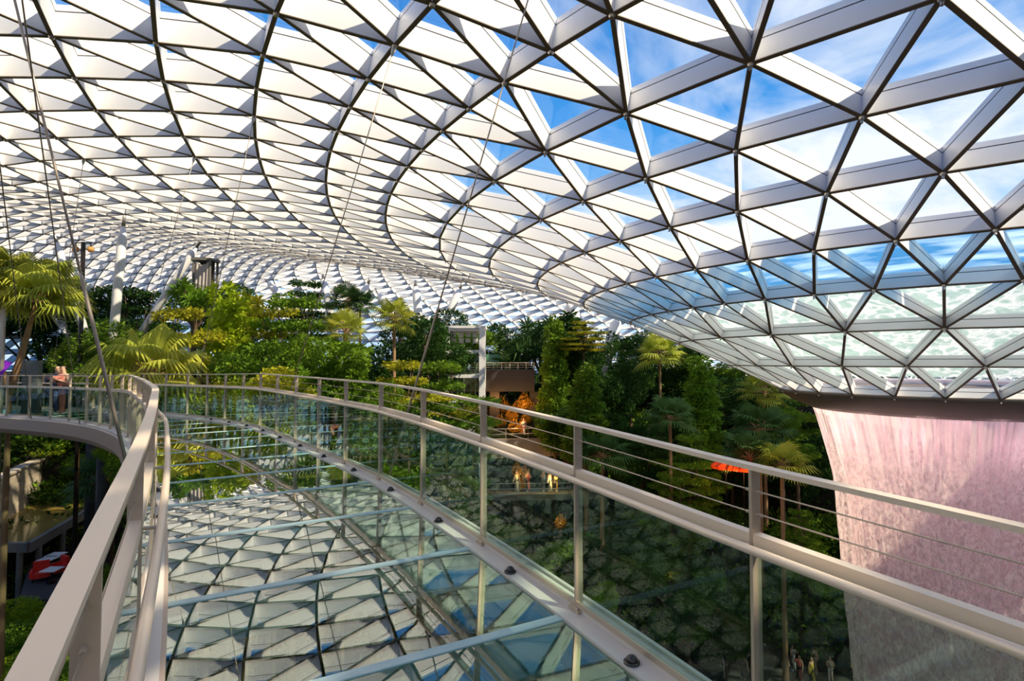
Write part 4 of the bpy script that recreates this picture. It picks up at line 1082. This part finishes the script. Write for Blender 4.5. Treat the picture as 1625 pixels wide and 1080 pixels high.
# lamp post, draped tower, sail and kiosk at left
lp = at(129, 500, 30); zt = at(129, 384, 30).z; g = ground_z(lp.x, lp.y)
root = empty('lamp_post', (lp.x, lp.y, g)); tag(root, 'black lamp post with two amber globe lamps above the trees', 'lamp post')
MB().tube([(0, 0, 0), (0, 0, zt-g)], .11, 10).build('post', M['black'], root)
MB().tube([(-.42, 0, zt-g-.05), (0, 0, zt-g-.02), (.42, 0, zt-g-.05)], .03, 6).build('crossarm', M['black'], root)
M['globe'] = mat('amber_globe', (0.9, 0.55, 0.18), rough=.25, trans=.4)
for sx in (-1, 1):
    bm = bmesh.new(); bmesh.ops.create_uvsphere(bm, u_segments=16, v_segments=10, radius=.17); me = bpy.data.meshes.new('globe'); bm.to_mesh(me); bm.free(); me.materials.append(M['globe'])
    o = bpy.data.objects.new('globe', me); C.objects.link(o); o.parent = root; o.location = (sx*.40, 0, zt-g-.38)
    MB().tube([(sx*.40, 0, zt-g-.06), (sx*.40, 0, zt-g-.24)], .03, 6).build('hanger', M['black'], root)
p = at(326, 440, 40); g = ground_z(p.x, p.y); T = at(326, 413, 40).z; root = empty('draped_booth', (p.x, p.y, g)); tag(root, 'tall grey booth with a slack pale curtain, above the grove', 'booth')
M['drape'] = mat('drape_cloth', (0.62, 0.55, 0.52), rough=.9, trans=.2)
mb = MB()
for sx in (-1, 1):
    for sy in (-1, 1): mb.box((sx*.58, sy*.5, (T-g)/2), (.06, .06, (T-g)/2))
mb.box((0, 0, T-g), (.72, .62, .08)); mb.build('frame', M['concrete'], root)
vs = []; fs = []
for i in range(25):
    for j in range(9):
        u = i/24; v = j/8; vs.append((-.52+1.04*u, -.5+.07*math.sin(u*26+v*2), T-g-.12 - .28*math.sin(u*math.pi)*(1-v) - 2.3*v))
for i in range(24):
    for j in range(8): a = i*9+j; fs.append((a, a+9, a+10, a+1))
MB().add(vs, fs).build('curtain', M['drape'], root, True)
MB().box((0, .25, T-g-1.2), (.5, .04, 1.1)).build('back_panel', M['dark_concrete'], root)
M['purple'] = mat('purple_fabric', (0.30, 0.02, 0.75), rough=.6, trans=.3)
A = [at(-30, 560, 22.5), at(19, 575, 22.5), at(-4, 603, 22.0), at(-40, 610, 22)]
mb = MB(); mb.add([A[0], A[1], A[2], A[3]] + [q + Vector((0, .02, 0)) for q in A], [(0, 1, 2, 3), (7, 6, 5, 4), (0, 4, 5, 1), (1, 5, 6, 2), (2, 6, 7, 3), (3, 7, 4, 0)])
# sail hung from a grey mast
ms = at(3, 560, 22.3); g = ground_z(ms.x, ms.y)
root = empty('shade_sail', (ms.x, ms.y, g)); tag(root, 'purple fabric sail on a grey mast, cut by the left edge', 'sail')
under(mb.build('sail', M['purple']), root); mm = MB().tube([(0, 0, 0), (0, 0, at(3, 450, 22.3).z-g)], .09, 10).build('mast', M['steel'], root)
M['kiosk'] = mat('kiosk_grey', (0.10, 0.12, 0.12), rough=.3)
kp = min(((abs(proj(br(s_*.1, 2.2, 0))[0]-48), s_*.1) for s_ in range(150, 330)))[1]; kp = br(kp, 2.2, 0)
root = empty('information_kiosk', tuple(kp)); tag(root, 'dark grey upright display kiosk standing behind the far left railing', 'kiosk')
MB().box((0, 0, .95), (.28, .10, .95)).build('body', M['kiosk'], root); MB().box((0, 0, .03), (.36, .2, .03)).build('base', M['steel'], root)

# ------------------------------------------------------------------ people
SK = {'skin': mat('skin', (0.55, 0.33, 0.22), rough=.55), 'hair': mat('hair', (0.02, 0.015, 0.012), rough=.6)}
def cloth(c): 
    k = 'cloth_%d_%d_%d' % tuple(int(v*99) for v in c)
    if k not in SK: SK[k] = mat(k, c, rough=.8)
    return SK[k]
def skin_obj(name, verts, edges, radii, m_, parent, sub=1):
    me = bpy.data.meshes.new(name); me.from_pydata(verts, edges, []); me.materials.append(m_)
    o = bpy.data.objects.new(name, me); C.objects.link(o); o.parent = parent
    md = o.modifiers.new('skin', 'SKIN'); md.use_smooth_shade = True
    sv = me.skin_vertices[0].data if me.skin_vertices else None
    if sv is None:
        bm = bmesh.new(); bm.from_mesh(me); bm.verts.layers.skin.verify(); bm.to_mesh(me); bm.free(); sv = me.skin_vertices[0].data
    for i, r in enumerate(radii): sv[i].radius = (r, r) if not isinstance(r, tuple) else r
    sv[0].use_root = True
    if sub: s_ = o.modifiers.new('sub', 'SUBSURF'); s_.levels = sub; s_.render_levels = sub
    return o
def person(loc, rz_, top, legs_c, label, stride=.0, arm='down', hair_c=None, long_hair=False, shorts=False):
    root = empty('person', tuple(loc), rz_); tag(root, label, 'person')
    s = stride
    hip = [(.09, 0, .93), (-.09, 0, .93)]
    kn = [(.10, .5*s, .50), (-.10, -.45*s, .50)]; an = [(.10, .75*s, .09), (-.10, -.95*s, .11)]; toe = [(.11, .75*s+.17, .03), (-.11, -.95*s+.16, .03)]
    V_ = [(0, 0, .96), (0, -.01, 1.15), (0, 0, 1.36), (0, 0, 1.47), (0, .01, 1.56), (0, .015, 1.64), (0, .01, 1.70)]
    Rr = [(.15, .11), (.135, .10), (.155, .10), (.055, .055), (.072, .085), (.078, .092), (.05, .06)]
    E_ = [(i, i+1) for i in range(6)]
    nose = len(V_); V_.append((0, .115, 1.60)); Rr.append(.014); E_.append((4, nose))
    lower = {}
    for k in (0, 1):
        b = len(V_); V_ += [hip[k], kn[k], an[k], toe[k]]; Rr += [.085, .055, .038, .032]; E_ += [(0, b), (b, b+1), (b+1, b+2), (b+2, b+3)]
    for k, sx in ((0, 1), (1, -1)):
        b = len(V_)
        if arm == 'up' or (arm == 'one' and k == 0): el = (sx*.27, .20, 1.20); wr = (sx*.15, .36, 1.42); hd = (sx*.13, .40, 1.49)
        elif arm == 'phone': el = (sx*.25, .04, 1.12); wr = (sx*.10, .28, 1.22); hd = (sx*.07, .34, 1.26)
        else: el = (sx*.24, -.03-.2*s*sx, 1.12); wr = (sx*.27, .06-.3*s*sx, .88); hd = (sx*.27, .08-.32*s*sx, .79)
        V_ += [(sx*.17, 0, 1.39), el, wr, hd]; Rr += [.055, .040, .028, .026]; E_ += [(2, b), (b, b+1), (b+1, b+2), (b+2, b+3)]
        h = Vector(hd); d = (Vector(hd) - Vector(wr)).normalized(); sd_ = d.cross(Vector((0, 1, .3))).normalized()
        for q in range(5):
            c = len(V_)
            if q < 4: f1 = h + sd_*(.028-.019*q) + d*.05; f2 = f1 + d*(.035+.008*(q in (1, 2))) + Vector((0, .012, 0))
            else: f1 = h + sd_*.04 + d*.0; f2 = f1 + sd_*.02 + d*.035
            V_ += [tuple(f1), tuple(f2)]; Rr += [.009, .007]; E_ += [(b+3, c), (c, c+1)]
    skin_obj('body', V_, E_, Rr, SK['skin'], root)
    # shirt and trousers follow the body a little outside it
    TV = [(0, 0, .92), (0, -.01, 1.15), (0, 0, 1.35), (0, 0, 1.43)]; TR = [(.172, .13), (.16, .122), (.178, .122), (.08, .075)]; TE = [(0, 1), (1, 2), (2, 3)]
    for k, sx in ((0, 1), (1, -1)):
        b = len(TV); a0 = 15 + k*14; sh_ = V_[a0]; el = Vector(V_[a0+1]); e2 = Vector(sh_) + (el-Vector(sh_))*.75
        TV += [sh_, tuple(e2)]; TR += [.072, .060]; TE += [(2, b), (b, b+1)]
    skin_obj('shirt', TV, TE, TR, cloth(top), root)
    LV = [(0, 0, .97)]; LR = [(.165, .125)]; LE_ = []
    for k in (0, 1):
        b = len(LV); end = tuple((Vector(kn[k]) + (Vector(an[k])-Vector(kn[k]))*(.85 if not shorts else .05)))
        LV += [hip[k], kn[k], end]; LR += [.102, .072, .058]; LE_ += [(0, b), (b, b+1), (b+1, b+2)]
    skin_obj('shorts' if shorts else 'trousers', LV, LE_, LR, cloth(legs_c), root)
    HV = [(0, -.02, 1.69), (0, -.04, 1.63)] + ([(0, -.06, 1.50), (0, -.06, 1.38)] if long_hair else [(0, -.045, 1.58)]); HR = [(.088, .088), (.088, .075)] + ([.06, .035] if long_hair else [(.066, .05)])
    skin_obj('hair', HV, [(i, i+1) for i in range(len(HV)-1)], HR, SK['hair'] if hair_c is None else cloth(hair_c), root)
    for sx in (-1, 1):
        MB().box((sx*.03, .100, 1.625), (.011, .008, .006)).build('eye', SK['hair'], root)
    MB().box((0, .100, 1.555), (.022, .008, .005)).build('mouth', cloth((.4, .1, .1)), root)
    for k in (0, 1):
        t = Vector(toe[k]); a = Vector(an[k]); skin_obj('shoe', [tuple(a-Vector((0, .03, .045))), tuple(t+Vector((0, .02, .01)))], [(0, 1)], [.048, .042], cloth((.75, .73, .7)), root)
    return root
def floor_person(px, yf, rz_, *a, **k):
    p = on_plane(px, yf, -21.5); return person(p, rz_, *a, **k)
W_ = (.80, .78, .76); K_ = (.03, .03, .035); 
floor_person(1192, 1064, 2.6, W_, K_, 'person in a white top on the valley floor, half behind the railing post', .12)
floor_person(1258, 1063, 3.4, W_, (.05, .05, .07), 'person in a white shirt with arms raised, on the valley floor', 0, 'up')
floor_person(1293, 1066, .4, (.55, .30, .22), (.45, .32, .25), 'person in a rust top and pale trousers, striding on the valley floor', .32)
floor_person(1247, 1082, 3.0, (.30, .62, .70), (.35, .55, .65), 'person in pale blue on the valley floor, wearing a white cap', .05, 'phone', hair_c=(.8, .8, .8))
floor_person(1269, 1080, 2.2, (.70, .16, .14), K_, 'person in a red top on the valley floor', .2, 'one')
floor_person(1288, 1084, 3.6, (.70, .55, .08), K_, 'person in a yellow top on the valley floor', .0)
floor_person(1318, 1082, 2.9, (.62, .48, .40), (.6, .55, .5), 'person in beige near the waterfall edge on the valley floor', .1, 'phone', long_hair=True)
floor_person(1180, 1076, 2.4, (.10, .07, .09), K_, 'person with red hair in dark clothes, left of the railing post', .0, 'down', (.75, .10, .04))
floor_person(1357, 1076, 3.3, (.75, .62, .05), (.3, .2, .12), 'person in a yellow shirt beside the waterfall', .1)
def wp(px, y, dep): return at(px, y, dep)
person(wp(831, 694, 50.4), 3.0, W_, (.35, .12, .08), 'person in a white shirt on the raised walkway below the golden shrubs', .1, 'phone')
for i, (px, c, lab) in enumerate(((820, W_, 'person in white at the left end of the lower walkway'), (838, (.65, .10, .15), 'person in dark red on the lower walkway'),
        (862, (.10, .14, .40), 'person in blue on the lower walkway'), (872, W_, 'person in white in the middle of the group on the lower walkway'), (882, (.75, .42, .08), 'person in an orange top on the lower walkway'))):
    person(at(px, 779, 48.3), 3.0 + .3*i, c, K_, lab, .08*(i % 3), ('down', 'phone', 'one')[i % 3])
for px, off, c, lab, ll in ((99, 1.7, (.50, .16, .12), 'person in a reddish top on the far end of the footbridge, right of the pair', False), (91, 1.4, (.08, .10, .25), 'person in a dark blue top on the far end of the footbridge', True),
                        (60, 1.2, (.78, .70, .66), 'person in a pale top beside the kiosk on the far end of the footbridge', False)):
    best = min((abs(proj(br(s_*.1, off, 0))[0]-px), s_*.1) for s_ in range(150, 330))
    person(br(best[1], off, 0), 2.9, c, K_, lab, .05, 'phone', long_hair=ll)

# ------------------------------------------------------------------ labels for the plants: each told apart by its place in its own kind
groups = {}
for it in PLANTS: groups.setdefault((it[1], it[2]), []).append(it)
for (look, where), L_ in groups.items():
    L_.sort(key=lambda t: t[3])
    for i, (root, _, _, px, cat, base) in enumerate(L_):
        if len(L_) == 1: lab = '%s %s' % (look, where)
        else: lab = '%s %s, %s' % (look, where, ('leftmost' if i == 0 else 'rightmost' if i == len(L_)-1 else ordn[i] + ' from the left'))
        tag(root, lab, cat, where.replace('in the', 'trees of the').replace('on the', 'trees of the').replace('along the', 'trees along the') if where in (G1, G2, G3, G4) else None)

# ------------------------------------------------------------------ lift everything so that the valley datum is zero
for o in list(S.objects):
    if o.parent is None: o.location.z += Z0
bpy.context.view_layer.update()
